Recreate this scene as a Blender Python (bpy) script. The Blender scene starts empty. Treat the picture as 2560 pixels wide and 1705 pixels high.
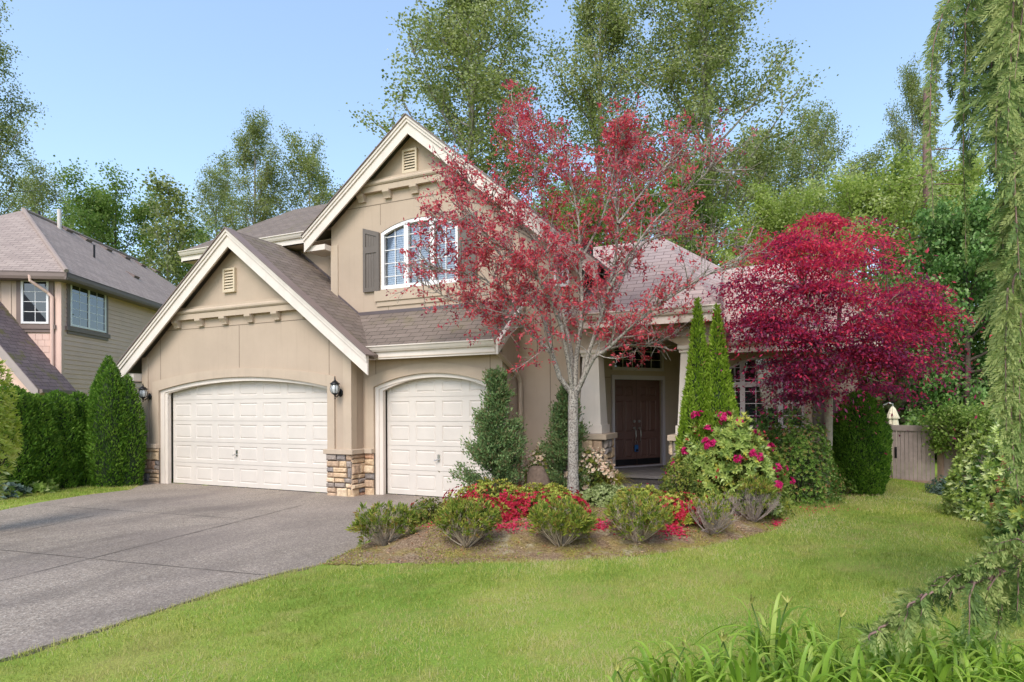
import bpy, math, random
import numpy as np
from mathutils import Vector, Matrix
random.seed(7); RNG = np.random.default_rng(7)
SC = bpy.context.scene
COL = SC.collection
PI = math.pi

# ------------------------------------------------------------------ camera model
CAM = dict(sx=100.03, cx=11.26, cy=-9.187, cz=1.76, yaw=.399, pit=.005, rol=.007, f=1464.564, sh=156.0)
CPOS = np.array([CAM['cx'], CAM['cy'], CAM['cz']])

def ray(u, v):
    s = CAM
    X = (u-1280-s['sx'])/s['f']; Y = -(v-852.5-s['sh'])/s['f']; Z = 1.
    cr, sr = math.cos(s['rol']), math.sin(s['rol']); X, Y = X*cr+Y*sr, -X*sr+Y*cr
    cp, sp = math.cos(s['pit']), math.sin(s['pit']); Y, Z = Y*cp+Z*sp, Z*cp-Y*sp
    c, sn = math.cos(s['yaw']), math.sin(s['yaw'])
    return np.array([X*c-Z*sn, X*sn+Z*c, Y])

def pd(u, v, d): return CPOS+ray(u, v)*d                     # point at a given depth
def py_(u, v, y):
    r = ray(u, v); return CPOS+r*((y-CPOS[1])/r[1])
def pz_(u, v, z=0.):
    r = ray(u, v); return CPOS+r*((z-CPOS[2])/r[2])
def proj(P):
    s = CAM; x, y, z = np.array(P)-CPOS
    c, sn = math.cos(s['yaw']), math.sin(s['yaw']); X = x*c+y*sn; Z = -x*sn+y*c; Y = z
    cp, sp = math.cos(s['pit']), math.sin(s['pit']); Y, Z = Y*cp-Z*sp, Z*cp+Y*sp
    cr, sr = math.cos(s['rol']), math.sin(s['rol']); X, Y = X*cr-Y*sr, X*sr+Y*cr
    return 1280+s['sx']+s['f']*X/Z, 852.5+s['sh']-s['f']*Y/Z, Z

def make_camera():
    s = CAM
    cy_, sy_ = math.cos(s['yaw']), math.sin(s['yaw']); cp, sp = math.cos(s['pit']), math.sin(s['pit'])
    right = Vector((cy_, sy_, 0)); fwd = Vector((-sy_*cp, cy_*cp, sp)); up = right.cross(fwd)
    cr, sr = math.cos(s['rol']), math.sin(s['rol'])
    R = right*cr-up*sr; U = right*sr+up*cr
    cam = bpy.data.cameras.new('camera'); o = bpy.data.objects.new('camera', cam); COL.objects.link(o)
    m = Matrix((R, U, -fwd)).transposed().to_4x4(); m.translation = Vector(CPOS); o.matrix_world = m
    cam.sensor_width = 36; cam.lens = s['f']/2560*36
    cam.shift_x = -s['sx']/2560; cam.shift_y = s['sh']/2560
    cam.clip_start = .05; cam.clip_end = 2000
    SC.camera = o
make_camera()

# ------------------------------------------------------------------ objects
def tag(o, label=None, cat=None, group=None, kind=None):
    if label: o['label'] = label
    if cat: o['category'] = cat
    if group: o['group'] = group
    if kind: o['kind'] = kind
    return o

def empty(name, loc=(0, 0, 0), rz=0., label=None, cat=None, group=None):
    o = bpy.data.objects.new(name, None); COL.objects.link(o)
    o.location = loc; o.rotation_euler = (0, 0, rz); o.empty_display_size = .2
    return tag(o, label, cat, group)

def link(name, me, parent=None, loc=None):
    o = bpy.data.objects.new(name, me); COL.objects.link(o)
    if parent is not None:
        o.parent = parent
    if loc is not None: o.location = loc
    return o

def copy_tree(o, parent=None):
    c = o.copy(); COL.objects.link(c); c.parent = parent
    for ch in list(o.children): copy_tree(ch, c)
    return c

class MB:
    """collects shapes, links them as ONE mesh object"""
    def __init__(s): s.v = []; s.f = []; s.m = []; s.uv = {}; s.col = {}
    def add(s, vs, fs, mi=0, uvs=None, col=None):
        b = len(s.v); s.v += [tuple(map(float, p)) for p in vs]
        for k, f in enumerate(fs):
            i = len(s.f); s.f.append(tuple(b+j for j in f)); s.m.append(mi)
            if uvs is not None: s.uv[i] = [uvs[j] for j in f]
            if col is not None: s.col[i] = col
        return s
    def box(s, a, b, mi=0, col=None):
        x0, y0, z0 = a; x1, y1, z1 = b
        return s.add([(x0,y0,z0),(x1,y0,z0),(x1,y1,z0),(x0,y1,z0),(x0,y0,z1),(x1,y0,z1),(x1,y1,z1),(x0,y1,z1)],
              [(0,3,2,1),(4,5,6,7),(0,1,5,4),(1,2,6,5),(2,3,7,6),(3,0,4,7)], mi, None, col)
    def prism(s, pts, vec, mi=0):
        """polygon pts extruded along vec, closed"""
        n = len(pts); vec = np.array(vec, float); P = [np.array(p, float) for p in pts]
        vs = P+[p+vec for p in P]
        fs = [tuple(range(n))[::-1], tuple(range(n, 2*n))]+[(i, (i+1) % n, n+(i+1) % n, n+i) for i in range(n)]
        return s.add(vs, fs, mi)
    def tube(s, pts, rad, n=8, mi=0, cap=True):
        P = [np.array(p, float) for p in pts]
        if not hasattr(rad, '__len__'): rad = [rad]*len(P)
        vs = []; fs = []
        ref = np.array([0, 0, 1.]) if abs((P[-1]-P[0])[2]) < .9*np.linalg.norm(P[-1]-P[0])+1e-9 else np.array([1., 0, 0])
        for i, p in enumerate(P):
            t = P[min(i+1, len(P)-1)]-P[max(i-1, 0)]; t /= np.linalg.norm(t)+1e-12
            a = np.cross(t, ref); a /= np.linalg.norm(a)+1e-12; b = np.cross(t, a)
            for k in range(n):
                w = 2*PI*k/n; vs.append(p+(a*math.cos(w)+b*math.sin(w))*rad[i])
        for i in range(len(P)-1):
            for k in range(n):
                fs.append((i*n+k, i*n+(k+1) % n, (i+1)*n+(k+1) % n, (i+1)*n+k))
        if cap: fs += [tuple(range(n)), tuple(range((len(P)-1)*n, len(P)*n))[::-1]]
        return s.add(vs, fs, mi)
    def lathe(s, prof, c=(0, 0, 0), n=16, mi=0):
        vs = []; fs = []; c = np.array(c, float)
        for r, z in prof:
            for k in range(n):
                w = 2*PI*k/n; vs.append(c+np.array([r*math.cos(w), r*math.sin(w), z]))
        for i in range(len(prof)-1):
            for k in range(n):
                fs.append((i*n+k, i*n+(k+1) % n, (i+1)*n+(k+1) % n, (i+1)*n+k))
        return s.add(vs, fs, mi)
    def slab(s, pts, th=.05, mi=0, mi_side=None, eave=None):
        """roof slab: pts in order eave-left, eave-right, then up; uv in metres along eave / up slope"""
        P = [np.array(p, float) for p in pts]
        e = (P[1]-P[0]) if eave is None else np.array(eave, float); e /= np.linalg.norm(e)
        n = np.zeros(3)
        for i in range(len(P)): n += np.cross(P[i]-P[0], P[(i+1) % len(P)]-P[0])
        n /= np.linalg.norm(n)
        if n[2] < 0: n = -n
        up = np.cross(n, e)
        uvs = [(float(e @ (p-P[0])), float(up @ (p-P[0]))) for p in P]
        k = len(P)
        top = tuple(range(k))
        s.add(P, [top], mi, uvs)
        dn = [p-np.array([0, 0, th]) for p in P]
        s.add(P+dn, [tuple(range(k, 2*k))[::-1]]+[(i, k+i, k+(i+1) % k, (i+1) % k) for i in range(k)], mi if mi_side is None else mi_side)
        return s
    def build(s, name, mats, parent=None, smooth=False, loc=None, bevel=0):
        me = bpy.data.meshes.new(name)
        v = s.v
        if loc is not None: v = [(a-loc[0], b-loc[1], c-loc[2]) for a, b, c in v]
        me.from_pydata(v, [], s.f)
        for m in (mats if isinstance(mats, (list, tuple)) else [mats]): me.materials.append(m)
        me.polygons.foreach_set('material_index', s.m)
        if s.uv:
            L = me.uv_layers.new(name='UVMap'); arr = np.zeros((len(me.loops), 2), np.float32); k = 0
            for i, f in enumerate(s.f):
                if i in s.uv: arr[k:k+len(f)] = s.uv[i]
                k += len(f)
            L.data.foreach_set('uv', arr.ravel())
        if s.col:
            A = me.attributes.new('rnd', 'FLOAT', 'FACE'); A.data.foreach_set('value', [s.col.get(i, .5) for i in range(len(s.f))])
        if smooth: me.polygons.foreach_set('use_smooth', [True]*len(s.f))
        me.update()
        o = link(name, me, parent, loc)
        if bevel:
            b = o.modifiers.new('bevel', 'BEVEL'); b.width = bevel; b.segments = 2; b.limit_method = 'ANGLE'
        return o

class Fr:
    """vertical working plane: origin o (at z=0), direction ux, outward normal n"""
    def __init__(s, o, ux):
        s.o = np.array([o[0], o[1], 0.]); ux = np.array([ux[0], ux[1], 0.]); s.u = ux/np.linalg.norm(ux)
        s.n = np.array([s.u[1], -s.u[0], 0.])
    def p(s, a, z, off=0.): return s.o+s.u*a+s.n*off+np.array([0, 0, z])
    def box(s, m, a0, a1, z0, z1, o0, o1, mi=0, col=None):
        v = [s.p(a, z, o) for z in (z0, z1) for (a, o) in ((a0, o1), (a1, o1), (a1, o0), (a0, o0))]
        m.add(v, [(0,3,2,1),(4,5,6,7),(0,1,5,4),(1,2,6,5),(2,3,7,6),(3,0,4,7)], mi, None, col); return m
    def strip(s, m, ss, zl, zh, o0, o1, mi=0):
        """column strip: front face at off o1, back at o0, with its edges"""
        n = len(ss); f = []
        v = []
        for k in range(n):
            v += [s.p(ss[k], zl[k], o1), s.p(ss[k], zh[k], o1), s.p(ss[k], zl[k], o0), s.p(ss[k], zh[k], o0)]
        for k in range(n-1):
            a, b = 4*k, 4*(k+1)
            f += [(a, b, b+1, a+1), (a+1, b+1, b+3, a+3), (a+2, b+2, b, a), (a+2, a+3, b+3, b+2)]
        f += [(0, 1, 3, 2), (4*(n-1), 4*(n-1)+2, 4*(n-1)+3, 4*(n-1)+1)]
        m.add(v, f, mi); return m
    def wall(s, m, a0, a1, zlo, zhi, holes=(), th=.16, mi=0, extra=()):
        """wall from a0..a1 between functions zlo(a), zhi(a), with holes (h0,h1,flo,fhi)"""
        br = {a0, a1, *extra}
        for h in holes:
            br |= {h[0], h[1]} | set(np.linspace(h[0], h[1], 25))
        ss = sorted(b for b in br if a0-1e-9 <= b <= a1+1e-9)
        for k in range(len(ss)-1):
            x0, x1 = ss[k], ss[k+1]
            if x1-x0 < 1e-6: continue
            xm = (x0+x1)/2; hs = sorted([h for h in holes if h[0] <= xm <= h[1]], key=lambda h: h[2](xm))
            lo = zlo; segs = []
            for h in hs: segs.append((lo, h[2])); lo = h[3]
            segs.append((lo, zhi))
            for A, B in segs:
                z = [A(x0), A(x1), B(x1), B(x0)]
                if z[3]-z[0] < 1e-4 and z[2]-z[1] < 1e-4: continue
                v = [s.p(x0, z[0]), s.p(x1, z[1]), s.p(x1, z[2]), s.p(x0, z[3])]
                m.add(v, [(0, 1, 2, 3)], mi)
                w = [s.p(x0, z[0], -th), s.p(x1, z[1], -th), s.p(x1, z[2], -th), s.p(x0, z[3], -th)]
                m.add(w, [(3, 2, 1, 0)], mi)
                m.add(v+w, [(0, 4, 5, 1), (3, 2, 6, 7)], mi)
        for h in holes:
            for x in h[:2]:
                m.add([s.p(x, h[2](x)), s.p(x, h[3](x)), s.p(x, h[3](x), -th), s.p(x, h[2](x), -th)], [(0, 1, 2, 3)], mi)
        return m

def arc(s0, s1, spring, apex):
    c = (s0+s1)/2; w = (s1-s0)/2; h = max(apex-spring, 1e-4); R = (w*w+h*h)/(2*h); zc = apex-R
    return lambda a: zc+math.sqrt(max(R*R-(a-c)**2, 0))
def lin(p, q): return lambda a: p[1]+(q[1]-p[1])*(a-p[0])/(q[0]-p[0])
def const(z): return lambda a: z

# ------------------------------------------------------------------ numpy meshes
def np_mesh(name, V, F, mat, parent=None, rnd=None, smooth=False, loc=None, uv=None):
    """V (n,3), F (m,k) with k constant"""
    V = np.asarray(V, np.float32).copy(); F = np.asarray(F, np.int32)
    if loc is not None: V -= np.array(loc, np.float32)
    me = bpy.data.meshes.new(name); m, k = F.shape
    me.vertices.add(len(V)); me.vertices.foreach_set('co', V.ravel())
    me.loops.add(m*k); me.loops.foreach_set('vertex_index', F.ravel())
    me.polygons.add(m); me.polygons.foreach_set('loop_start', np.arange(0, m*k, k, dtype=np.int32))
    try: me.polygons.foreach_set('loop_total', np.full(m, k, np.int32))
    except Exception: pass
    for mm in (mat if isinstance(mat, (list, tuple)) else [mat]): me.materials.append(mm)
    if rnd is not None:
        A = me.attributes.new('rnd', 'FLOAT', 'FACE'); A.data.foreach_set('value', np.asarray(rnd, np.float32))
    if smooth: me.polygons.foreach_set('use_smooth', np.ones(m, bool))
    me.update(calc_edges=True); me.validate()
    return link(name, me, parent, loc)

def unit(a): return a/(np.linalg.norm(a, axis=-1, keepdims=True)+1e-9)
def rdir(n, rng=RNG): return unit(rng.normal(size=(n, 3)))

def leaf_geo(C, D, N, L, W, fold=.15):
    """diamond leaves: base C, direction D, normal N, length L, width W"""
    C = np.asarray(C); n = len(C); L = np.broadcast_to(np.asarray(L, float), (n,))[:, None]; W = np.broadcast_to(np.asarray(W, float), (n,))[:, None]
    D = unit(D); S = unit(np.cross(D, N)); N = np.cross(S, D)
    V = np.empty((n, 4, 3)); V[:, 0] = C; V[:, 2] = C+D*L; mid = C+D*L*.48
    V[:, 1] = mid+S*W*.5+N*W*fold; V[:, 3] = mid-S*W*.5+N*W*fold
    F = np.arange(n*4).reshape(n, 4)
    return V.reshape(-1, 3), F

def tubes_geo(segs, n=5):
    """segs array (m, 8): p0(3) p1(3) r0 r1"""
    S = np.asarray(segs, float); m = len(S); p0, p1, r0, r1 = S[:, :3], S[:, 3:6], S[:, 6], S[:, 7]
    t = unit(p1-p0); ref = np.where(np.abs(t[:, 2:3]) > .9, np.array([[1., 0, 0]]), np.array([[0, 0, 1.]]))
    a = unit(np.cross(t, ref)); b = np.cross(t, a)
    w = np.arange(n)*2*PI/n
    ring = a[:, None]*np.cos(w)[None, :, None]+b[:, None]*np.sin(w)[None, :, None]
    V = np.concatenate([p0[:, None]+ring*r0[:, None, None], p1[:, None]+ring*r1[:, None, None]], 1)
    k = np.arange(n); base = np.stack([k, (k+1) % n, n+(k+1) % n, n+k], 1)
    F = (np.arange(m)*2*n)[:, None, None]+base[None]
    return V.reshape(-1, 3), F.reshape(-1, 4)

# ------------------------------------------------------------------ materials
def new_mat(name):
    m = bpy.data.materials.new(name); m.use_nodes = True
    nt = m.node_tree; nt.nodes.clear()
    out = nt.nodes.new('ShaderNodeOutputMaterial'); b = nt.nodes.new('ShaderNodeBsdfPrincipled')
    nt.links.new(b.outputs[0], out.inputs[0]); return m, nt, b, out
def nd(nt, t, **kw):
    n = nt.nodes.new(t)
    for k, v in kw.items():
        if k in n.inputs.keys() if hasattr(n.inputs, 'keys') else False: n.inputs[k].default_value = v
        else: setattr(n, k, v)
    return n
def ramp(nt, fac, stops, interp='LINEAR'):
    r = nt.nodes.new('ShaderNodeValToRGB'); r.color_ramp.interpolation = interp
    els = r.color_ramp.elements
    while len(els) < len(stops): els.new(.5)
    for e, (p, c) in zip(els, stops): e.position = p; e.color = (*c, 1) if len(c) == 3 else c
    nt.links.new(fac, r.inputs[0]); return r.outputs[0]
def mixc(nt, f, a, b, mode='MIX'):
    m = nt.nodes.new('ShaderNodeMix'); m.data_type = 'RGBA'; m.blend_type = mode
    for sock, val in ((m.inputs[0], f), (m.inputs[6], a), (m.inputs[7], b)):
        if hasattr(val, 'links') or hasattr(val, 'is_linked'): nt.links.new(val, sock)
        elif isinstance(val, (int, float)): sock.default_value = val
        else: sock.default_value = (*val, 1)
    return m.outputs[2]
def coords(nt, scale=(1, 1, 1), kind='Object', rot=(0, 0, 0)):
    if kind == 'Position':
        src = nt.nodes.new('ShaderNodeNewGeometry').outputs['Position']
    else:
        src = nt.nodes.new('ShaderNodeTexCoord').outputs[kind]
    mp = nt.nodes.new('ShaderNodeMapping'); mp.inputs['Scale'].default_value = scale; mp.inputs['Rotation'].default_value = rot
    nt.links.new(src, mp.inputs[0]); return mp.outputs[0]
def noise(nt, vec, scale=5, detail=3, rough=.55, dist=0.):
    n = nt.nodes.new('ShaderNodeTexNoise'); n.inputs['Scale'].default_value = scale; n.inputs['Detail'].default_value = detail
    n.inputs['Roughness'].default_value = rough; n.inputs['Distortion'].default_value = dist
    nt.links.new(vec, n.inputs['Vector']); return n.outputs[0]
def bump(nt, b, h, strength=.3, dist=.01):
    n = nt.nodes.new('ShaderNodeBump'); n.inputs['Strength'].default_value = strength; n.inputs['Distance'].default_value = dist
    nt.links.new(h, n.inputs['Height']); nt.links.new(n.outputs[0], b.inputs['Normal'])

def m_plain(name, col, rough=.6, var=.12, scale=3., bscale=60, bstr=.15, metal=0., spec=.5, bdist=.005, streak=False):
    m, nt, b, out = new_mat(name)
    v = coords(nt, kind='Position'); n1 = noise(nt, v, scale, 5, .6)
    lo = tuple(c*(1-var) for c in col); hi = tuple(min(c*(1+var), 1) for c in col)
    c = ramp(nt, n1, [(.3, lo), (.7, hi)])
    if streak:
        v2 = coords(nt, (6, 6, .35), 'Position'); n3 = noise(nt, v2, 2, 4, .6)
        c = mixc(nt, ramp(nt, n3, [(.55, (0, 0, 0)), (.8, (.35, .35, .35))]), c, tuple(x*.72 for x in col))
    nt.links.new(c, b.inputs['Base Color'])
    b.inputs['Roughness'].default_value = rough; b.inputs['Metallic'].default_value = metal
    b.inputs['Specular IOR Level'].default_value = spec
    if bstr: bump(nt, b, noise(nt, v, bscale, 4, .6), bstr, bdist)
    return m

def m_leaf(name, cols, trans=.35, rough=.55, patch=.0, patchcol=(.1, .1, .02), pscale=1.2, spec=.3):
    """foliage: colour picked per leaf from a ramp; thin translucent leaf"""
    m, nt, b, out = new_mat(name)
    at = nt.nodes.new('ShaderNodeAttribute'); at.attribute_name = 'rnd'
    k = len(cols)
    c = ramp(nt, at.outputs['Fac'], [((i+.5)/k, cc) for i, cc in enumerate(cols)])
    if patch:
        n1 = noise(nt, coords(nt, kind='Position'), pscale, 3, .6)
        c = mixc(nt, ramp(nt, n1, [(.5, (0, 0, 0)), (.68, (patch,)*3)]), c, patchcol)
    nt.links.new(c, b.inputs['Base Color']); b.inputs['Roughness'].default_value = rough
    b.inputs['Specular IOR Level'].default_value = spec
    if trans:
        t = nt.nodes.new('ShaderNodeBsdfTranslucent'); nt.links.new(c, t.inputs[0])
        mx = nt.nodes.new('ShaderNodeMixShader'); mx.inputs[0].default_value = trans
        nt.links.new(b.outputs[0], mx.inputs[1]); nt.links.new(t.outputs[0], mx.inputs[2]); nt.links.new(mx.outputs[0], out.inputs[0])
    return m

def m_shingle(name, c1, c2, c3, moss=0.):
    m, nt, b, out = new_mat(name)
    uv = nt.nodes.new('ShaderNodeTexCoord').outputs['UV']
    # slight wobble so that courses are not ruler straight
    br = nt.nodes.new('ShaderNodeTexBrick'); br.offset = .5; br.squash = 1
    br.inputs['Scale'].default_value = 1; br.inputs['Brick Width'].default_value = .32; br.inputs['Row Height'].default_value = .145
    br.inputs['Mortar Size'].default_value = .007; br.inputs['Mortar Smooth'].default_value = .3; br.inputs['Bias'].default_value = 0
    br.inputs['Color1'].default_value = (*c1, 1); br.inputs['Color2'].default_value = (*c2, 1); br.inputs['Mortar'].default_value = (*c3, 1)
    nz = nt.nodes.new('ShaderNodeTexNoise'); nz.inputs['Scale'].default_value = 9; nt.links.new(uv, nz.inputs['Vector'])
    ad = nt.nodes.new('ShaderNodeVectorMath'); ad.operation = 'SCALE'; ad.inputs['Scale'].default_value = .018
    nt.links.new(nz.outputs['Color'], ad.inputs[0])
    ad2 = nt.nodes.new('ShaderNodeVectorMath'); ad2.operation = 'ADD'; nt.links.new(uv, ad2.inputs[0]); nt.links.new(ad.outputs[0], ad2.inputs[1])
    nt.links.new(ad2.outputs[0], br.inputs['Vector'])
    v = coords(nt, kind='Position')
    g = noise(nt, v, 90, 3, .7); g2 = noise(nt, v, 1.1, 4, .6)
    c = mixc(nt, .55, br.outputs['Color'], ramp(nt, g, [(.3, (.35, .35, .35)), (.7, (.75, .72, .7))]), 'OVERLAY')
    c = mixc(nt, ramp(nt, g2, [(.45, (0, 0, 0)), (.75, (.3, .3, .3))]), c, tuple(x*.6 for x in c1))
    if moss:
        g3 = noise(nt, v, 1.7, 5, .65)
        c = mixc(nt, ramp(nt, g3, [(.52, (0, 0, 0)), (.66, (moss,)*3)]), c, (.14, .13, .035))
    nt.links.new(c, b.inputs['Base Color']); b.inputs['Roughness'].default_value = .92; b.inputs['Specular IOR Level'].default_value = .25
    # height: saw tooth up the slope, each course lifts at its lower edge
    sep = nt.nodes.new('ShaderNodeSeparateXYZ'); nt.links.new(ad2.outputs[0], sep.inputs[0])
    dv = nt.nodes.new('ShaderNodeMath'); dv.operation = 'DIVIDE'; dv.inputs[1].default_value = .145; nt.links.new(sep.outputs[1], dv.inputs[0])
    fr = nt.nodes.new('ShaderNodeMath'); fr.operation = 'FRACT'; nt.links.new(dv.outputs[0], fr.inputs[0])
    iv = nt.nodes.new('ShaderNodeMath'); iv.operation = 'SUBTRACT'; iv.inputs[0].default_value = 1; nt.links.new(fr.outputs[0], iv.inputs[1])
    mu = nt.nodes.new('ShaderNodeMath'); mu.operation = 'MULTIPLY'; nt.links.new(iv.outputs[0], mu.inputs[0])
    sb = nt.nodes.new('ShaderNodeMath'); sb.operation = 'SUBTRACT'; sb.inputs[0].default_value = 1; nt.links.new(br.outputs['Fac'], sb.inputs[1])
    nt.links.new(sb.outputs[0], mu.inputs[1])
    bump(nt, b, mu.outputs[0], .8, .012)
    return m

def m_glass(name, tint=(.02, .024, .028), rough=.02):
    m, nt, b, out = new_mat(name)
    b.inputs['Base Color'].default_value = (*tint, 1); b.inputs['Roughness'].default_value = rough
    b.inputs['Specular IOR Level'].default_value = .8; b.inputs['IOR'].default_value = 1.6
    return m
def m_clear(name, refl=.25):
    m, nt, b, out = new_mat(name)
    nt.nodes.remove(b)
    t = nt.nodes.new('ShaderNodeBsdfTransparent'); g = nt.nodes.new('ShaderNodeBsdfGlossy'); g.inputs['Roughness'].default_value = .02
    lw = nt.nodes.new('ShaderNodeLayerWeight'); lw.inputs[0].default_value = .35
    r = ramp(nt, lw.outputs['Fresnel'], [(0, (refl*.5,)*3), (1, (1, 1, 1))])
    mx = nt.nodes.new('ShaderNodeMixShader'); nt.links.new(r, mx.inputs[0]); nt.links.new(t.outputs[0], mx.inputs[1]); nt.links.new(g.outputs[0], mx.inputs[2])
    nt.links.new(mx.outputs[0], out.inputs[0]); return m

M = {}
M['stucco'] = m_plain('stucco', (.445, .345, .258), .9, .07, .9, 160, .35, spec=.2, bdist=.004, streak=True)
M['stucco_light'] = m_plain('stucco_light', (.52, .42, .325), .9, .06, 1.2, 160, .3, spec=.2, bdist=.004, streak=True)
M['trimband'] = m_plain('trimband', (.47, .37, .275), .85, .06, 2, 120, .2, spec=.2, streak=True)
M['cream'] = m_plain('cream', (.69, .605, .52), .6, .05, 2.5, 40, .06, streak=True)
M['cream_wood'] = m_plain('cream_wood', (.69, .60, .52), .6, .06, 4, 30, .12, streak=True)
M['white'] = m_plain('white_paint', (.62, .555, .485), .45, .05, 2, 50, .03)
M['white_vinyl'] = m_plain('white_vinyl', (.8, .78, .76), .35, .02, 2, 50, 0)
M['shutter'] = m_plain('shutter_paint', (.13, .105, .085), .6, .08, 3, 40, .1)
M['door'] = m_plain('door_paint', (.14, .068, .05), .5, .12, 3, 60, .08)
M['lav'] = m_plain('door_trim_paint', (.6, .54, .55), .5, .05, 3, 50, .05)
M['metal_black'] = m_plain('black_metal', (.022, .021, .022), .4, .1, 8, 60, .1, metal=.6)
M['metal'] = m_plain('nickel', (.55, .53, .5), .3, .05, 8, 60, 0, metal=1)
M['brown_trim'] = m_plain('brown_trim', (.2, .145, .125), .6, .08, 3, 40, .08)
M['nb_siding'] = m_plain('neighbour_siding', (.74, .51, .42), .75, .06, 1.5, 60, .1)
M['nb_siding2'] = m_plain('neighbour_board', (.60, .46, .36), .75, .06, 1.5, 60, .1)
M['shingle'] = m_shingle('roof_shingle', (.155, .123, .10), (.20, .158, .13), (.05, .038, .032), .25)
M['shingle_sunlit'] = m_shingle('roof_shingle_sunlit', (.40, .31, .275), (.47, .365, .325), (.15, .11, .10))  # brighter copy of the roof shingles, sunlight painted into the tones
M['shingle_nb'] = m_shingle('neighbour_shingle', (.28, .225, .20), (.35, .285, .25), (.12, .095, .085))
M['shingle_nb2'] = m_shingle('neighbour_shingle_mossy', (.15, .115, .12), (.20, .155, .155), (.05, .04, .04), .85)
M['glass_dark'] = m_glass('dark_window_glass')
M['glass_clear'] = m_clear('clear_window_glass', .16)
M['blind'] = m_plain('blind_slat', (.80, .79, .78), .5, .03, 3, 30, 0)
M['dark_room'] = m_plain('dark_interior', (.02, .02, .02), .9, .1, 3, 30, 0)
M['soffit'] = m_plain('soffit_paint', (.50, .40, .30), .7, .05, 2, 40, .05)
M['riser'] = m_plain('step_riser', (.085, .072, .065), .9, .3, 30, 140, .6)
M['concrete'] = m_plain('step_concrete', (.20, .18, .17), .9, .15, 4, 140, .5)
M['lockbox'] = m_plain('lockbox_blue', (.02, .12, .33), .35, .1, 10, 60, .05)
M['lantern_glass'] = m_plain('lantern_glass', (.55, .56, .55), .12, .1, 12, 60, .1, spec=.8)

def m_stone():
    m, nt, b, out = new_mat('ledge_stone')
    at = nt.nodes.new('ShaderNodeAttribute'); at.attribute_name = 'rnd'
    c = ramp(nt, at.outputs['Fac'], [(.0, (.44, .31, .21)), (.2, (.58, .42, .27)), (.38, (.52, .38, .24)), (.5, (.30, .25, .215)), (.62, (.62, .47, .32)), (.74, (.56, .33, .21)), (.86, (.23, .20, .185)), (1, (.50, .36, .23))], 'CONSTANT')
    v = coords(nt, kind='Position'); n = noise(nt, v, 14, 6, .65)
    c = mixc(nt, .7, c, ramp(nt, n, [(.3, (.3, .28, .27)), (.7, (.75, .73, .7))]), 'OVERLAY')
    nt.links.new(c, b.inputs['Base Color']); b.inputs['Roughness'].default_value = .9
    bump(nt, b, noise(nt, v, 22, 6, .7), .8, .02); return m
M['stone'] = m_stone()
M['mortar'] = m_plain('mortar', (.12, .095, .075), .95, .2, 8, 60, .4)
# =================================================================== MAIN HOUSE
D1, D2, D3 = .356, 1.08, 1.6
PK0, SL0 = 5.64, .765           # garage gable
PX2, PK2 = 3.84, 7.80           # upper gable
SL2L, SL2R = .76, .835
house = empty('house', (0, 0, 0), 0, 'two storey tan stucco house with two garage doors and a brown shingled roof', 'house')
F0 = Fr((0, 0), (1, 0)); F1 = Fr((0, D1), (1, 0)); F2 = Fr((0, D2), (1, 0)); F3 = Fr((0, D3), (1, 0))
g0 = lambda a: PK0-.22-SL0*abs(a+.07)
def g2(a): return PK2-.22-(SL2R*(a-PX2) if a > PX2 else SL2L*(PX2-a))

# ---- walls
m = MB()
o0 = (-2.70, 2.46, const(-.3), arc(-2.70, 2.46, 2.19, 2.45))
F0.wall(m, -3.33, 3.05, const(-.3), g0, [o0], extra=(-.07,))
o1 = (3.34, 6.04, const(-.3), arc(3.34, 6.04, 2.17, 2.42))
F1.wall(m, 3.05, 6.24, const(-.3), const(2.78), [o1])
win = (2.92, 4.88, const(4.31), arc(2.92, 4.88, 5.55, 5.765))
F2.wall(m, 1.54, 7.5, const(-.3), g2, [win], extra=(PX2,))
F3.wall(m, -3.2, 1.54, const(2.4), const(5.68))
Fr((3.05, 0), (0, 1)).wall(m, 0.002, D1, const(-.3), const(2.80))            # garage return
Fr((6.24, D1), (0, 1)).wall(m, 0.002, D2-D1, const(-.3), lin((0, 3.0), (D2-D1, 3.6)))
Fr((1.54, D3), (0, -1)).wall(m, 0, D3-D2-.002, const(3.9), const(5.5))
Fr((-3.33, 9), (0, -1)).wall(m, 0, 9, const(-.3), const(2.75))
Fr((-3.2, 9), (0, -1)).wall(m, 0, 9-D3-.01, const(2.4), const(5.68))
m.build('wall', M['stucco'], house)

# ---- stucco bands, arches, grooves
m = MB()
def arch_trim(F, m, a0, a1, ho, i0, i1, hi, zb, off=.035):
    ss = sorted({a0, i0, i0+1e-4, i1-1e-4, i1, a1} | set(np.linspace(i0+.001, i1-.001, 28)))
    zl = [zb if (s <= i0 or s >= i1) else hi(s) for s in ss]; zh = [ho(s) for s in ss]
    F.strip(m, ss, zl, zh, 0, off)
arch_trim(F0, m, -2.93, 2.65, arc(-2.93, 2.65, 2.40, 2.64), -2.705, 2.465, arc(-2.705, 2.465, 2.195, 2.455), .93)
arch_trim(F1, m, 3.13, 6.22, arc(3.13, 6.22, 2.34, 2.62), 3.335, 6.045, arc(3.335, 6.045, 2.175, 2.425), .93)
F0.box(m, 2.865, 3.05, .93, 3.05, 0, .02); F0.box(m, -3.33, -3.11, .93, 3.0, 0, .02)      # corner boards
Fr((3.05, 0), (0, 1)).box(m, -.02, .14, .93, 2.78, 0, .02)
m.build('band', M['trimband'], house); m = MB()
F2.box(m, 1.54, 1.74, 4.26, 5.42, 0, .02); m.build('band', M['trimband'], house); m = MB()
Fr((6.24, D1), (0, 1)).box(m, -.02, .16, .93, 3.0, 0, .02); m.build('band', M['trimband'], house); m = MB()
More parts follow.
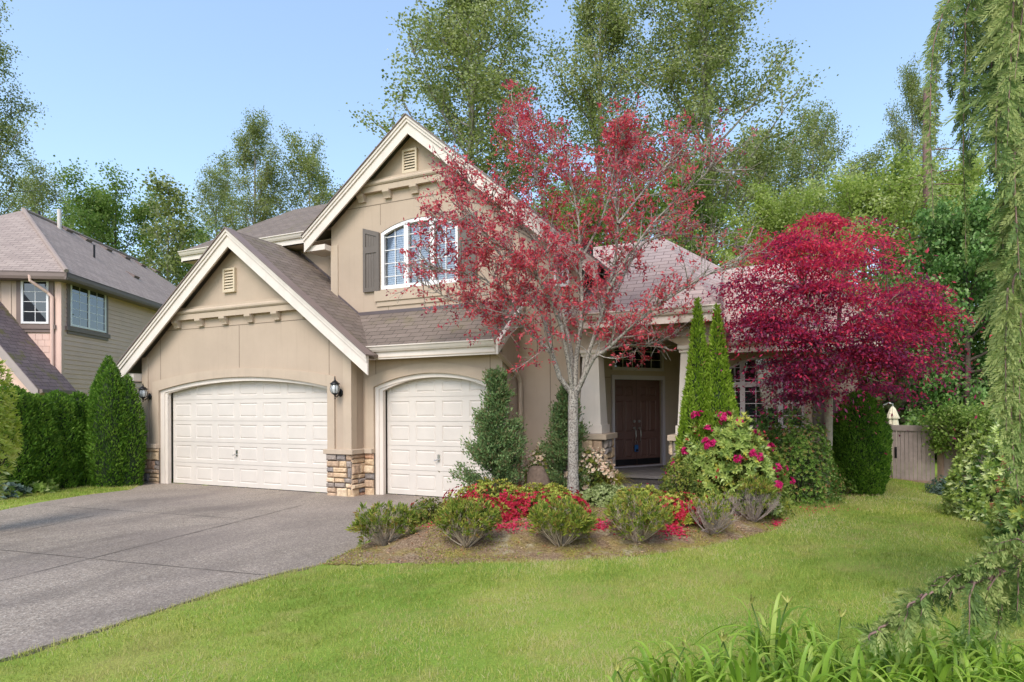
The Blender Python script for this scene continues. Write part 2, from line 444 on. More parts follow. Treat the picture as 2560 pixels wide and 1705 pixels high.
F2.box(m, 2.78, 5.02, 4.06, 4.285, 0, .05); F2.box(m, 2.82, 4.98, 3.95, 4.06, 0, .025)
m.build('band', M['trimband'], house)
gv = m_plain('groove_shadow', (.2, .15, .105), .95, .1, 3, 60, 0)
m = MB()
for a in (-2.67, -.06, 2.49): F0.box(m, a-.006, a+.006, (2.43 if abs(a) > 1 else 2.66), 3.59, 0, .003)
F0.box(m, -2.66, 2.5, 3.592, 3.606, 0, .004)
m.build('groove', gv, house); m = MB()
for a in (3.37, 6.0): m = MB(); F1.box(m, a-.006, a+.006, 2.36, 2.78, 0, .003); m.build('groove', gv, house)
m = MB()
F2.box(m, 1.9, 5.7, 6.172, 6.188, 0, .004)
F2.box(m, 2.915, 2.925, 5.72, 6.172, 0, .003)
m.build('groove', gv, house); m = MB(); F2.box(m, 3.115, 3.125, 3.82, 3.94, 0, .003)
m.build('groove', gv, house); m = MB(); F2.box(m, 6.894, 6.906, .3, 4.4, 0, .003)
m.build('groove', gv, house)

# ---- cornice bands with corbels in both gables
m = MB()
def cornice(F, xc, zb, zpk, sl, slr=None):
    slr = slr or sl
    for z0, z1, off in ((zb, zb+.12, .10), (zb+.12, zb+.235, .135), (zb+.235, zb+.285, .06)):
        w = (zpk-z1-.12)/sl; w2 = (zpk-z1-.12)/slr
        if off > .13:
            n = 6; zz = np.linspace(-PI/2, PI/2, n)
            for k in range(n-1):
                za, zb_ = z0+(z1-z0)*(.5+.5*math.sin(zz[k])), z0+(z1-z0)*(.5+.5*math.sin(zz[k+1]))
                oa, ob = .08+.06*math.cos(zz[k]), .08+.06*math.cos(zz[k+1])
                m.add([F.p(xc-w, za, oa), F.p(xc+w2, za, oa), F.p(xc+w2, zb_, ob), F.p(xc-w, zb_, ob)], [(0, 1, 2, 3)])
            m.add([F.p(xc-w, z1, 0), F.p(xc+w2, z1, 0), F.p(xc+w2, z1, .08), F.p(xc-w, z1, .08)], [(0, 3, 2, 1)])
        else: F.box(m, xc-w, xc+w2, z0, z1, 0, off)
cornice(F0, -.07, 3.80, PK0, SL0)
m.build('cornice', M['trimband'], house); m = MB()
cornice(F2, PX2, 6.43, PK2, SL2L, SL2R)
m.build('cornice', M['trimband'], house)
cb = MB()
def corbel(F, x, zt, w=.17, h=.17, d=.13):
    pr = [(0, 0), (d, 0), (d, -.05)]+[(d*(1-math.sin(t)*.55), -.05-(h-.05)*t/(PI/2)) for t in np.linspace(.2, PI/2, 5)]+[(0, -h)]
    k = MB(); L = [F.p(x-w/2, zt+z, o) for o, z in pr]
    k.prism(L, F.u*w); return k
for k in range(6):
    if k in (0, 1, 2, 3, 4, 5): corbel(F0, -2.02+.78*k, 3.80).build('corbel', M['trimband'], house)
for k in range(5): corbel(F2, 2.45+.7*k, 6.43).build('corbel', M['trimband'], house)

# ---- gable vents
def vent(F, a0, a1, z0, z1):
    v = MB(); w = .045
    F.box(v, a0, a0+w, z0, z1, 0, .06); F.box(v, a1-w, a1, z0, z1, 0, .06)
    F.box(v, a0+w, a1-w, z0, z0+w, 0, .058); F.box(v, a0+w, a1-w, z1-w, z1, 0, .058)
    vo = v.build('vent', M['cream_vent'], house)
    b = MB(); F.box(b, a0+w, a1-w, z0+w, z1-w, 0, .004); b.build('backing', M['dark_room'], vo)
    s = MB(); n = 7
    for k in range(n):
        zc = z0+w+(z1-z0-2*w)*(k+.5)/n; h = (z1-z0-2*w)/n*.42
        s.add([F.p(a0+w, zc-h, .052), F.p(a1-w, zc-h, .052), F.p(a1-w, zc+h, .012), F.p(a0+w, zc+h, .012),
               F.p(a0+w, zc-h-.012, .052), F.p(a1-w, zc-h-.012, .052)], [(0, 1, 2, 3), (4, 5, 1, 0)])
    s.build('louvre', M['cream_vent'], vo)
M['cream_vent'] = m_plain('vent_paint', (.58, .47, .33), .7, .05, 4, 40, .05)
vent(F0, -.5, -.13, 4.33, 4.86); vent(F2, 3.54, 3.91, 6.72, 7.22)

# ---- stone bases
def stone_field(F, a0, a1, z0, z1, off=.03, rows=None, seed=1, mb=None):
    r = random.Random(seed); z = z0
    while z < z1-.03:
        h = r.choice([.10, .13, .16, .19, .21]); 
        if z+h > z1-.06: h = z1-z
        a = a0
        while a < a1-.02:
            w = r.uniform(.17, .36)
            if a+w > a1-.11: w = a1-a
            two = h > .17 and r.random() < .3
            for zz, hh in ([(z, h*.5), (z+h*.5, h*.5)] if two else [(z, h)]):
                g = .007; d = off+r.uniform(.025, .06); col = r.random(); j = lambda: r.uniform(-.007, .007)
                x0, x1, y0, y1 = a+g, a+w-g, zz+g, zz+hh-g; e = min(.028, (x1-x0)*.2, (y1-y0)*.25)
                v = [F.p(x0, y0, 0), F.p(x1, y0, 0), F.p(x1, y1, 0), F.p(x0, y1, 0),
                     F.p(x0+j(), y0+j(), d-.022), F.p(x1+j(), y0+j(), d-.022), F.p(x1+j(), y1+j(), d-.022), F.p(x0+j(), y1+j(), d-.022),
                     F.p(x0+e, y0+e, d+j()), F.p(x1-e, y0+e, d+j()), F.p(x1-e, y1-e, d+j()), F.p(x0+e, y1-e, d+j())]
                fs = [(0, 1, 5, 4), (1, 2, 6, 5), (2, 3, 7, 6), (3, 0, 4, 7), (4, 5, 9, 8), (5, 6, 10, 9), (6, 7, 11, 10), (7, 4, 8, 11), (8, 9, 10, 11)]
                mb.add(v, fs, 0, None, col)
            a += w
        z += h
    F.box(mb, a0, a1, z0, z1, 0, .022, 1)
def stone_base(fields, caps, parent=house, name='stone_base'):
    m = MB()
    for k, (F, a0, a1, z0, z1) in enumerate(fields): stone_field(F, a0, a1, z0, z1, .03, None, 11+k+int(a0*10), m)
    so = m.build(name, [M['stone'], M['mortar']], parent)
    c = MB()
    for F, a0, a1, z in caps: F.box(c, a0, a1, z, z+.095, 0, .11)
    c.build('cap', M['trimband'], so, bevel=.008); return so
FR0 = Fr((3.05, 0), (0, 1)); FR1 = Fr((6.24, D1), (0, 1))
stone_base([(F0, -3.42, -2.70, -.12, .835)], [(F0, -3.46, -2.70, .835)])
stone_base([(F0, 2.46, 3.10, -.05, .835), (FR0, -.05, D1, -.05, .835), (F1, 3.10, 3.34, -.05, .835)],
           [(F0, 2.42, 3.16, .835), (FR0, .002, D1-.112, .835), (F1, 3.05, 3.34, .835)])
stone_base([(F1, 6.04, 6.27, -.05, .835), (FR1, -.05, D2-D1, -.05, .835)], [(F1, 6.04, 6.345, .835), (FR1, .002, D2-D1, .835)])

# ---- garage doors
def garage_door(F, o, w0, w1, ncol, hrow, nrow, spring, apex, h0, h1, hs, ha):
    """o = set back of the casing; door behind it"""
    c = MB()                                                     # casing following the arch
    A, B = arc(h0, h1, hs, ha), arc(w0, w1, spring, apex)
    ss = sorted({h0, w0, w0+1e-4, w1-1e-4, w1, h1} | set(np.linspace(w0+.001, w1-.001, 30)))
    F.strip(c, ss, [0 if s <= w0 or s >= w1 else B(s) for s in ss], [A(s)+.03 for s in ss], -o-.08, -o)
    ss2 = [s for s in ss if True]
    B2 = lambda s: B(s)+.045
    F.strip(c, sorted({h0, w0-.09, w0-.0899, w1+.0899, w1+.09, h1} | set(np.linspace(w0-.08, w1+.08, 30))),
            [0 if s <= w0-.09 or s >= w1+.09 else (A(min(max(s, h0), h1))-.06) for s in sorted({h0, w0-.09, w0-.0899, w1+.0899, w1+.09, h1} | set(np.linspace(w0-.08, w1+.08, 30)))],
            [A(s)+.03 for s in sorted({h0, w0-.09, w0-.0899, w1+.0899, w1+.09, h1} | set(np.linspace(w0-.08, w1+.08, 30)))], -o-.001, -o+.018)
    casing = c.build('door_casing', M['cream'], house)
    d = MB(); db = -o-.13
    cw = (w1-w0)/ncol
    for r in range(nrow):
        z0 = .02+r*hrow; z1 = z0+hrow-.006
        if r == nrow-1: z1 = apex+.03
        def q(a0, a1, b0, b1, oa, ob=None):
            d.add([F.p(a0, b0, db+oa), F.p(a1, b0, db+oa), F.p(a1, b1, db+oa), F.p(a0, b1, db+oa)], [(0, 1, 2, 3)])
        # section edge (the small shadow gap between sections)
        d.add([F.p(w0, z1, db), F.p(w1, z1, db), F.p(w1, z1, db-.02), F.p(w0, z1, db-.02)], [(0, 1, 2, 3)])
        d.add([F.p(w0, z1, db-.02), F.p(w1, z1, db-.02), F.p(w1, z1+.006, db-.02), F.p(w0, z1+.006, db-.02)], [(0, 1, 2, 3)])
        for k in range(ncol):
            a0, a1 = w0+k*cw, w0+(k+1)*cw; mx, mz = cw*.12, hrow*.17
            rings = [(a0, a1, z0, z1, 0), (a0+mx, a1-mx, z0+mz, min(z1, z0+hrow)-mz, 0), (a0+mx+.018, a1-mx-.018, z0+mz+.018, min(z1, z0+hrow)-mz-.018, -.013),
                     (a0+mx+.045, a1-mx-.045, z0+mz+.045, min(z1, z0+hrow)-mz-.045, -.003)]
            vs = []
            for (p, q_, s, t, oo) in rings: vs += [F.p(p, s, db+oo), F.p(q_, s, db+oo), F.p(q_, t, db+oo), F.p(p, t, db+oo)]
            fs = []
            for i in range(3):
                for j in range(4): fs.append((i*4+j, i*4+(j+1) % 4, (i+1)*4+(j+1) % 4, (i+1)*4+j))
            fs.append((12, 13, 14, 15)); d.add(vs, fs)
    F.box(d, w0, w1, 0, .02, db-.03, db+.004)
    door = d.build('garage_door', M['white'], house)
    rb = MB(); F.box(rb, w0, w1, -.02, .012, db-.02, db+.012); rb.build('bottom_seal', M['metal_black'], door)
    hm = MB(); xc = w0+cw*(ncol-1)/2 if ncol % 2 else (w0+w1)/2
    xc = w0+(3 if ncol == 7 else 2)*cw
    zc = .02+hrow*1.52
    F.box(hm, xc-.028, xc+.028, zc-.07, zc+.07, db, db+.012)
    hm.tube([F.p(xc, zc-.03, db+.012), F.p(xc, zc-.03, db+.055)], .011, 8)
    hm.tube([F.p(xc-.075, zc-.045, db+.055), F.p(xc+.012, zc-.028, db+.055)], .009, 8)
    hm.build('handle', M['metal'], door)
    return door
garage_door(F0, .03, -2.47, 2.50, 7, .488, 5, 2.13, 2.37, -2.70, 2.70, 2.18, 2.425)
garage_door(F1, .03, 3.52, 6.0, 4, .488, 5, 2.10, 2.345, 3.34, 6.16, 2.16, 2.40)

# ---- roofs
R = MB()
ov = -.27
def gz(x): return PK0-SL0*abs(x+.07)
R.slab([(-.07, ov, PK0), (-.07, 1.1, PK0), (3.66, 1.1, gz(3.66)), (3.66, ov, gz(3.66))][::-1][0:4], .06, eave=(0, 1, 0))
R.slab([(1.56, 1.1, gz(1.56)), (1.56, D3+.02, gz(1.56)), (-.07, D3+.02, PK0), (-.07, 1.1, PK0)], .06, eave=(0, 1, 0))
R.slab([(-3.9, 8.5, gz(-3.9)), (-3.9, ov, gz(-3.9)), (-.07, ov, PK0), (-.07, 8.5, PK0)], .06)
# shed roof over the single garage
vx = lambda z: -.07+(PK0-z)/SL0
R.slab([(vx(2.96), .06, 2.96), (6.33, .06, 2.96), (6.33, D2, 3.80), (vx(3.80), D2, 3.80)], .06)
# upper gable
z2l = lambda x: PK2-SL2L*(PX2-x); z2r = lambda x: PK2-SL2R*(x-PX2)
yf = .81
R.slab([(1.03, 7.0, z2l(1.03)), (1.03, yf, z2l(1.03)), (PX2, yf, PK2), (PX2, 7.0, PK2)], .06)
R.slab([(7.95, yf, z2r(7.95)), (7.95, 5.2, z2r(7.95)), (PX2, 5.2, PK2), (PX2, yf, PK2)], .06)
# main roof behind, upper left
mz = lambda y: 5.86+.6*(y-1.12)
R.slab([(-3.62, 1.10, mz(1.10)), (2.2, 1.10, mz(1.10)), (1.6, 4.9, mz(4.9)), (-3.62, 4.9, mz(4.9))], .06)
R.slab([(1.6, 4.9, mz(4.9)), (1.6, 9.5, mz(4.9)-1.6), (-3.62, 9.5, mz(4.9)-1.6), (-3.62, 4.9, mz(4.9))], .06)
R.build('roof', [M['shingle']], house)
# right hand roof over porch and wing (lit copy of the shingles, sunlight put into the colour)
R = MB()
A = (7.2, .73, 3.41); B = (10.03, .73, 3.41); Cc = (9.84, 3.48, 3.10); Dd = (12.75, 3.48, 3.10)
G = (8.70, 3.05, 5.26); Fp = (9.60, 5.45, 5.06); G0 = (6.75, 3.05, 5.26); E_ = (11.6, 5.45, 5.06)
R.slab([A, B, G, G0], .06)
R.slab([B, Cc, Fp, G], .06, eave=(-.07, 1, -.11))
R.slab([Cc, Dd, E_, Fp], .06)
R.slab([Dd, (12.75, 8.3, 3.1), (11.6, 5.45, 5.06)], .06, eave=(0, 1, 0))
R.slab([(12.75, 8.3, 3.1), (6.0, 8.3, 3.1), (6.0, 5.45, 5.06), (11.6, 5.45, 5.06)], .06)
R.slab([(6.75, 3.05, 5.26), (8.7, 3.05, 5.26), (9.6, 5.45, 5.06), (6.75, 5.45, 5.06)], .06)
R.build('roof', [M['shingle_sunlit']], house)
# rake boards
def rake(F, pts, h, o0, o1, name='rake_board', y=None):
    m = MB(); ss = [p[0] for p in pts]; zt = [p[1] for p in pts]
    F.strip(m, ss, [z-h for z in zt], [z-.012 for z in zt], o0, o1)
    F.strip(m, ss, [z-h*.36 for z in zt], [z-.008 for z in zt], o1+.001, o1+.028)
    F.strip(m, ss, [z-h*.17 for z in zt], [z-.004 for z in zt], o1+.0285, o1+.05)
    return m.build(name, M['cream_wood'], house)
rake(F0, [(-3.93, gz(-3.93)), (-.07, PK0), (3.69, gz(3.69))], .385, .235, .27)
rake(F2, [(1.0, z2l(1.0)), (PX2, PK2), (7.95, z2r(7.95))], .37, .235, .27)
rake(Fr((6.33, 0), (0, 1)), [(.0, 2.955), (D2, 3.80)], .26, -.02, .03)
# thin dark shingle edge along the rakes
m = MB()
for F, pts in ((F0, [(-3.95, gz(-3.95)), (-.07, PK0), (3.71, gz(3.71))]), (F2, [(.98, z2l(.98)), (PX2, PK2), (7.97, z2r(7.97))])):
    ss = [p[0] for p in pts]; F.strip(m, ss, [p[1]+.002 for p in pts], [p[1]+.026 for p in pts], .1, .345)
m.build('shingle_edge', M['shingle_edge'] if 'shingle_edge' in M else M['brown_trim'], house)
# flashing where the lower roofs meet the upper wall
m = MB(); F2.strip(m, [2.25, 6.3], [3.74, 3.76], [3.86, 3.86], 0, .012)
ss = [1.5, 2.3]; F2.strip(m, ss, [gz(s)-.02 for s in ss], [gz(s)+.05 for s in ss], 0, .014)
ss = [.0, 1.54]; F3.strip(m, ss, [gz(s)-.02 for s in ss], [gz(s)+.06 for s in ss], 0, .014)
m.build('flashing', m_plain('flashing_metal', (.11, .085, .085), .5, .1, 4, 40, .05), house)
# soffits
m = MB()
for (a, b) in (((-3.9, gz(-3.9)), (-.07, PK0)), ((-.07, PK0), (3.66, gz(3.66)))):
    m.add([(a[0], -.26, a[1]-.1), (b[0], -.26, b[1]-.1), (b[0], 0, b[1]-.1), (a[0], 0, a[1]-.1)], [(0, 1, 2, 3)])
for (a, b) in (((1.03, z2l(1.03)), (PX2, PK2)), ((PX2, PK2), (7.95, z2r(7.95)))):
    m.add([(a[0], .83, a[1]-.1), (b[0], .83, b[1]-.1), (b[0], D2, b[1]-.1), (a[0], D2, a[1]-.1)], [(0, 1, 2, 3)])
m.box((3.1, .07, 2.735), (6.3, D1-.003, 2.75)); m.box((-3.55, 1.16, 5.60), (1.5, D3-.004, 5.62)); m.box((7.52, .8, 3.22), (9.98, 6.2, 3.24)); m.box((9.9, 3.56, 2.9), (12.6, 3.996, 2.92))
m.box((-3.88, -.2, 2.42), (-3.335, 8, 2.44))
m.build('soffit', M['soffit'], house)
m = MB()
F2.box(m, 1.0, 1.54, 5.30, 5.42, -.3, .2); m.build('eave_return', M['cream'], house); m = MB(); F0.box(m, -3.88, -3.34, 2.42, 2.6, -.3, .2)
m.build('eave_return', M['cream'], house)
# gutters with fascia
def gutter(p0, p1, up=.02):
    """p0,p1: top front edge; outward = right-hand normal of p0->p1"""
    p0, p1 = np.array(p0, float), np.array(p1, float); d = p1-p0; L = np.linalg.norm(d[:2]); u = d/np.linalg.norm(d); n = np.array([u[1], -u[0], 0]); n /= np.linalg.norm(n)
    pr = [(0, 0), (0, -.02), (-.02, -.03), (-.035, -.075), (-.06, -.115), (-.13, -.115), (-.13, 0)]
    m = MB(); m.prism([p0+n*o+np.array([0, 0, z]) for o, z in pr], p1-p0)
    g = m.build('gutter', M['cream'], house)
    m = MB(); fr = [(-.1, -.117), (-.1, -.26), (-.13, -.26), (-.13, -.117)]
    m.prism([p0+n*o+np.array([0, 0, z]) for o, z in fr], p1-p0); m.build('fascia', M['cream'], g); return g
gutter((3.2, -.02, 2.965), (6.27, -.02, 2.965))
gutter((-3.6, 1.06, 5.86), (1.0, 1.06, 5.86))
gutter((7.6, .68, 3.42), (10.1, .68, 3.42)); gutter((9.90, 3.38, 3.11), (12.8, 3.38, 3.11)); gutter((10.09, .70, 3.42), (9.90, 3.38, 3.12))
# downspout
m = MB(); m.tube([(6.30, .03, 2.86), (6.30, .10, 2.72), (6.31, .28, 2.64), (6.31, .90, 2.36), (6.31, .99, 2.22), (6.31, .99, .95), (6.36, .99, .80), (6.36, .99, .02)], .042, 8)
m.build('downspout', M['trimband'], house)

# ---- upper arched window with blinds, shutters
def window(F, a0, a1, z0, spring, apex, cells, off=-.05, fw=.075, blinds=True, mw=.11, mat_f=None, cols=2, rowh=.3, ztrans=None, glass=None):
    """arched multi light window; cells = inner mullion centres"""
    A = arc(a0, a1, spring, apex); mf = mat_f or M['white_vinyl']
    fr = MB()
    n = 26; ss = list(np.linspace(a0, a1, n))
    F.strip(fr, ss, [A(s)-fw if a0+fw < s < a1-fw else A(s)-fw for s in ss], [A(s) for s in ss], off-.05, off+.04)
    F.box(fr, a0, a0+fw, z0+fw*1.1, spring-fw*.5, off-.05, off+.038); F.box(fr, a1-fw, a1, z0+fw*1.1, spring-fw*.5, off-.05, off+.038)
    F.box(fr, a0, a1, z0, z0+fw*1.1, off-.05, off+.045)
    for c in cells:
        F.box(fr, c-mw/2, c-.012, z0+fw*1.1, A(c)-fw*.6, off-.048, off+.034); F.box(fr, c+.012, c+mw/2, z0+fw*1.1, A(c)-fw*.6, off-.047, off+.033)
        F.box(fr, c-.012, c+.012, z0+fw*1.1, A(c)-fw*.6, off-.046, off+.018)
    if ztrans: F.box(fr, a0+fw, a1-fw, ztrans-.055, ztrans-.008, off-.049, off+.031); F.box(fr, a0+fw, a1-fw, ztrans+.008, ztrans+.055, off-.0495, off+.0315); F.box(fr, a0+fw, a1-fw, ztrans-.008, ztrans+.008, off-.05, off+.015)
    w = fr.build('window', mf, house)
    edges = [a0+fw]+[x for c in cells for x in (c-mw/2, c+mw/2)]+[a1-fw]
    for k in range(0, len(edges), 2):
        e0, e1 = edges[k], edges[k+1]; p = MB(); ss = list(np.linspace(e0-.01, e1+.01, 10))
        F.strip(p, ss, [z0+.05]*10, [A(min(max(s, a0), a1))-fw*.5 for s in ss], off-.03, off-.022)
        p.build('pane', glass or M['glass_clear'], w)
        g = MB(); nc = cols if isinstance(cols, int) else cols[k//2]
        for j in range(1, nc): x = e0+(e1-e0)*j/nc; F.box(g, x-.008, x+.008, z0+.07, A(x)-fw, off-.020, off-.010)
        z = z0+rowh
        while z < spring+.1:
            if not ztrans or abs(z-ztrans) > .1: F.box(g, e0, e1, z-.008, z+.008, off-.021, off-.0105)
            z += rowh
        g.build('muntin', mf, w)
    if blinds:
        for k in range(0, len(edges), 2):
            b = MB(); z = z0+.05; e0, e1 = edges[k], edges[k+1]
            while z < apex:
                b.add([F.p(e0-.02, z, off-.12), F.p(e1+.02, z, off-.12), F.p(e1+.02, z+.043, off-.155), F.p(e0-.02, z+.043, off-.155)], [(0, 1, 2, 3)]); z += .048
            b.build('blind', M['blind'], w)
    bk = MB(); F.box(bk, a0-.3, a1+.3, z0-.3, apex+.3, off-.5, off-.48); bk.build('interior', M['dark_room'], w)
    return w
window(F2, 2.92, 4.88, 4.315, 5.54, 5.76, (3.575, 4.225), rowh=.285)
def shutter(a0, a1, hi_left):
    m = MB(); zt = (5.69, 5.555) if hi_left else (5.555, 5.69); L = lin((a0, zt[0]), (a1, zt[1])); zb = 4.285; f = .07
    F2.strip(m, [a0, a1], [zb, zb], [L(a0), L(a1)], .004, .03)
    for (x0, x1) in ((a0, a0+f), (a1-f, a1)): F2.strip(m, [x0, x1], [zb, zb], [L(x0), L(x1)], .0305, .052)
    x0, x1 = a0+f, a1-f
    F2.box(m, x0, x1, zb, zb+.09, .031, .051); F2.box(m, x0, x1, 5.13, 5.27, .031, .051); F2.strip(m, [x0, x1], [L(x0)-.1, L(x1)-.1], [L(x0), L(x1)], .031, .051)
    w = (x1-x0)/4
    for k in range(4):
        F2.box(m, x0+k*w+.004, x0+(k+1)*w-.004, zb+.09, 5.13, .0306, .036); F2.strip(m, [x0+k*w+.004, x0+(k+1)*w-.004], [5.27]*2, [L(x0+k*w)-.1, L(x0+(k+1)*w)-.1], .0306, .036)
    m.build('shutter', M['shutter'], house)
shutter(2.475, 2.905, True); shutter(4.90, 5.33, False)
window(F2, 7.02, 7.32, 4.0, 4.55, 4.68, (), off=.03, fw=.05, blinds=False, cols=2, rowh=.3)

# ---- porch: columns, arch beam, floor, steps, angled door wall
m = MB()
F2.wall(m, 7.5, 9.98, const(2.80), const(3.30), [(7.96, 9.32, const(2.79), arc(7.96, 9.32, 2.82, 3.03))], th=.34)
FS = Fr((9.98, D2+.002), (-.14/2.95, 1)); FS.wall(m, 0, 2.9, const(2.86), const(3.28), th=.3)
PL = np.array([7.37, 3.51]); PR = np.array([8.29, 4.66]); ud = (PR-PL)/np.linalg.norm(PR-PL); WD = float(np.linalg.norm(PR-PL))
FD = Fr(PL, ud)
FD.wall(m, -.62, 3.1, const(-.1), const(3.4), [(.03, WD-.03, const(.3), const(2.42)), (.03, WD-.03, const(2.60), const(3.25))], th=.14)
q0 = FD.p(-.62, 0)[:2]
Fr((7.5, D2+.16), (q0[0]-7.5, q0[1]-D2-.16)).wall(m, 0, float(np.hypot(q0[0]-7.5, q0[1]-D2-.16))-.003, const(-.1), const(3.3))
q1 = FD.p(3.1, 0)[:2]
Fr(q1, (9.8-q1[0], 4.0-q1[1])).wall(m, 0, float(np.hypot(9.8-q1[0], 4-q1[1])), const(-.1), const(3.25))
F4 = Fr((0, 4.0), (1, 0))
ww = (9.83, 11.36, const(1.25), arc(9.83, 11.36, 2.55, 2.80))
F4.wall(m, 9.8, 12.35, const(-.3), const(3.02), [ww])
Fr((12.35, 4.0), (0, 1)).wall(m, .003, 4.2, const(-.3), const(3.1))
m.build('wall', M['stucco_light'], house)
m = MB()
arch_trim(F4, m, 9.70, 11.50, arc(9.70, 11.50, 2.62, 2.98), 9.83, 11.36, arc(9.83, 11.36, 2.55, 2.80), 1.2)
m.build('band', M['trimband'], house); m = MB()
FD.box(m, -.6, -.03, 2.40, 2.412, 0, .005); m.build('groove', gv, house); m = MB(); FD.box(m, WD+.03, 2.6, 2.36, 2.372, 0, .005)
m.build('groove', M['trimband'], house)
window(F4, 9.83, 11.36, 1.27, 2.54, 2.795, (10.14, 10.90), fw=.05, mw=.10, blinds=False, cols=(2, 3, 2), rowh=.26, ztrans=2.20, mat_f=M['lav'], glass=M['glass_dark'])
def column(x, w=.42):
    y0 = D2-.03; c = MB()
    def fr(z0, z1, e0, e1): c.add([(x-w/2-e0, y0-e0, z0), (x+w/2+e0, y0-e0, z0), (x+w/2+e0, y0+w+e0, z0), (x-w/2-e0, y0+w+e0, z0), (x-w/2-e1, y0-e1, z1), (x+w/2+e1, y0-e1, z1), (x+w/2+e1, y0+w+e1, z1), (x-w/2-e1, y0+w+e1, z1)],
              [(0,3,2,1),(4,5,6,7),(0,1,5,4),(1,2,6,5),(2,3,7,6),(3,0,4,7)])
    fr(1.255, 1.41, .03, .03); fr(1.41, 2.68, 0, -.055); fr(2.68, 2.74, -.03, -.03); fr(2.74, 2.80, -.005, -.005)
    co = c.build('column', M['cream'], house)
    s = MB(); Fa, Fb, Fc = Fr((x-w/2-.06, y0-.06), (1, 0)), Fr((x+w/2+.06, y0-.06), (0, 1)), Fr((x-w/2-.06, y0+w+.06), (0, -1))
    for k, F in enumerate((Fa, Fb, Fc)): stone_field(F, 0, w+.12, 0, 1.15, .03, None, 40+k+int(x), s)
    s.build('stone_base', [M['stone'], M['mortar']], co)
    k = MB(); k.box((x-w/2-.15, y0-.15, 1.15), (x+w/2+.15, y0+w+.15, 1.25)); k.build('cap', M['trimband'], co, bevel=.008)
column(7.70); column(9.52)
m = MB(); 
m.add([(6.9, 2.35, .36), (9.9, 2.35, .36), (9.9, 6.0, .36), (6.9, 6.0, .36), (6.9, 2.35, .18), (9.9, 2.35, .18), (6.9, 2.35, .33), (9.9, 2.35, .33)], [(0, 1, 2, 3)]); m.add([(6.9, 2.35, .18), (9.9, 2.35, .18), (9.9, 2.35, .31), (6.9, 2.35, .31)], [(0, 1, 2, 3)], 1); m.box((6.9, 2.31, .31), (9.9, 2.349, .361))
m.build('porch_floor', [M['concrete'], M['riser']], house)
m = MB(); m.box((7.3, 1.98, -.05), (9.7, 2.349, .14), 1); m.box((7.3, 1.94, .14), (9.7, 2.349, .185)); m.build('step', [M['concrete'], M['riser']], house)
# front door
fdm = MB()
for (a0, a1, z0, z1) in ((-.02, .05, .36, 2.46), (WD-.05, WD+.02, .36, 2.46)): FD.box(fdm, a0, a1, z0, z1, -.02, .05)
FD.box(fdm, .05, WD-.05, 2.36, 2.458, -.02, .048)
FD.box(fdm, -.0, WD, .33, .375, -.1, .06)
fdo = fdm.build('front_door', M['lav'], house)
bk = MB(); FD.box(bk, 0, WD, .34, 2.44, -.17, -.13); bk.build('backing', M['dark_room'], fdo)  # added dark panel, blocks light showing through the gap between the leaves
def leaf(a0, a1):
    d = MB(); b = -.07; z0, z1 = .378, 2.355
    W = a1-a0; st = W*.16
    cols = [(a0+st, a0+W*.46), (a0+W*.54, a1-st)]
    rows = [(z0+.2, z0+.62), (z0+.78, z0+1.5), (z1-.36, z1-.14)]
    xs = [a0]+[x for c in cols for x in c]+[a1]; zs = [z0]+[z for r in rows for z in r]+[z1]
    for i in range(len(xs)-1):
        for j in range(len(zs)-1):
            x0, x1, y0, y1 = xs[i], xs[i+1], zs[j], zs[j+1]
            if i % 2 == 1 and j % 2 == 1:
                rg = [(0, 0), (.016, -.016), (.04, -.004)]; vs = []
                for e, o in rg: vs += [FD.p(x0+e, y0+e, b+o), FD.p(x1-e, y0+e, b+o), FD.p(x1-e, y1-e, b+o), FD.p(x0+e, y1-e, b+o)]
                fs = [(r*4+k, r*4+(k+1) % 4, r*4+4+(k+1) % 4, r*4+4+k) for r in range(2) for k in range(4)]+[(8, 9, 10, 11)]
                d.add(vs, fs)
            else: d.add([FD.p(x0, y0, b), FD.p(x1, y0, b), FD.p(x1, y1, b), FD.p(x0, y1, b)], [(0, 1, 2, 3)])
    return d.build('door_leaf', M['door'], fdo)
mid = WD/2
for s, (a0, a1) in ((1, (.052, mid-.004)), (-1, (mid+.004, WD-.052))):
    l = leaf(a0, a1)
    h = MB(); x = mid-.07*s; b = -.07
    h.tube([FD.p(x, 1.40, b), FD.p(x, 1.40, b+.02)], .032, 14); h.tube([FD.p(x, 1.24, b), FD.p(x, 1.24, b+.03)], .03, 14)
    h.tube([FD.p(x, 1.24, b+.03), FD.p(x, 1.18, b+.07), FD.p(x, 1.06, b+.075), FD.p(x, .96, b+.05), FD.p(x, .93, b+.01)], [.013, .012, .011, .011, .014], 8)
    h.build('handle', M['metal'], fdo)
kp = MB(); FD.box(kp, .06, mid-.01, .39, .53, -.069, -.064); FD.box(kp, mid+.01, WD-.06, .39, .53, -.069, -.064); kp.build('kick_plate', M['metal_black'], fdo)
# transom
tm = MB(); A0, A1 = -.0, WD
for (a0, a1, z0, z1) in ((A0, A0+.06, 2.57, 3.25), (A1-.06, A1, 2.57, 3.25), (A0+.06, A1-.06, 2.57, 2.64), (A0+.06, A1-.06, 3.2, 3.25)): FD.box(tm, a0, a1, z0, z1, -.03, .04)
t = tm.build('transom_window', M['lav'], house)
p = MB(); FD.box(p, A0+.06, A1-.06, 2.62, 3.22, -.04, -.035); p.build('pane', M['glass_dark'], t)
g = MB()
for k in range(1, 5): x = A0+.06+(A1-A0-.12)*k/5; FD.box(g, x-.007, x+.007, 2.64, 3.2, -.034, -.022)
for z in (2.83, 3.02): FD.box(g, A0+.06, A1-.06, z-.007, z+.007, -.033, -.023)
g.build('muntin', M['white_vinyl'], t)
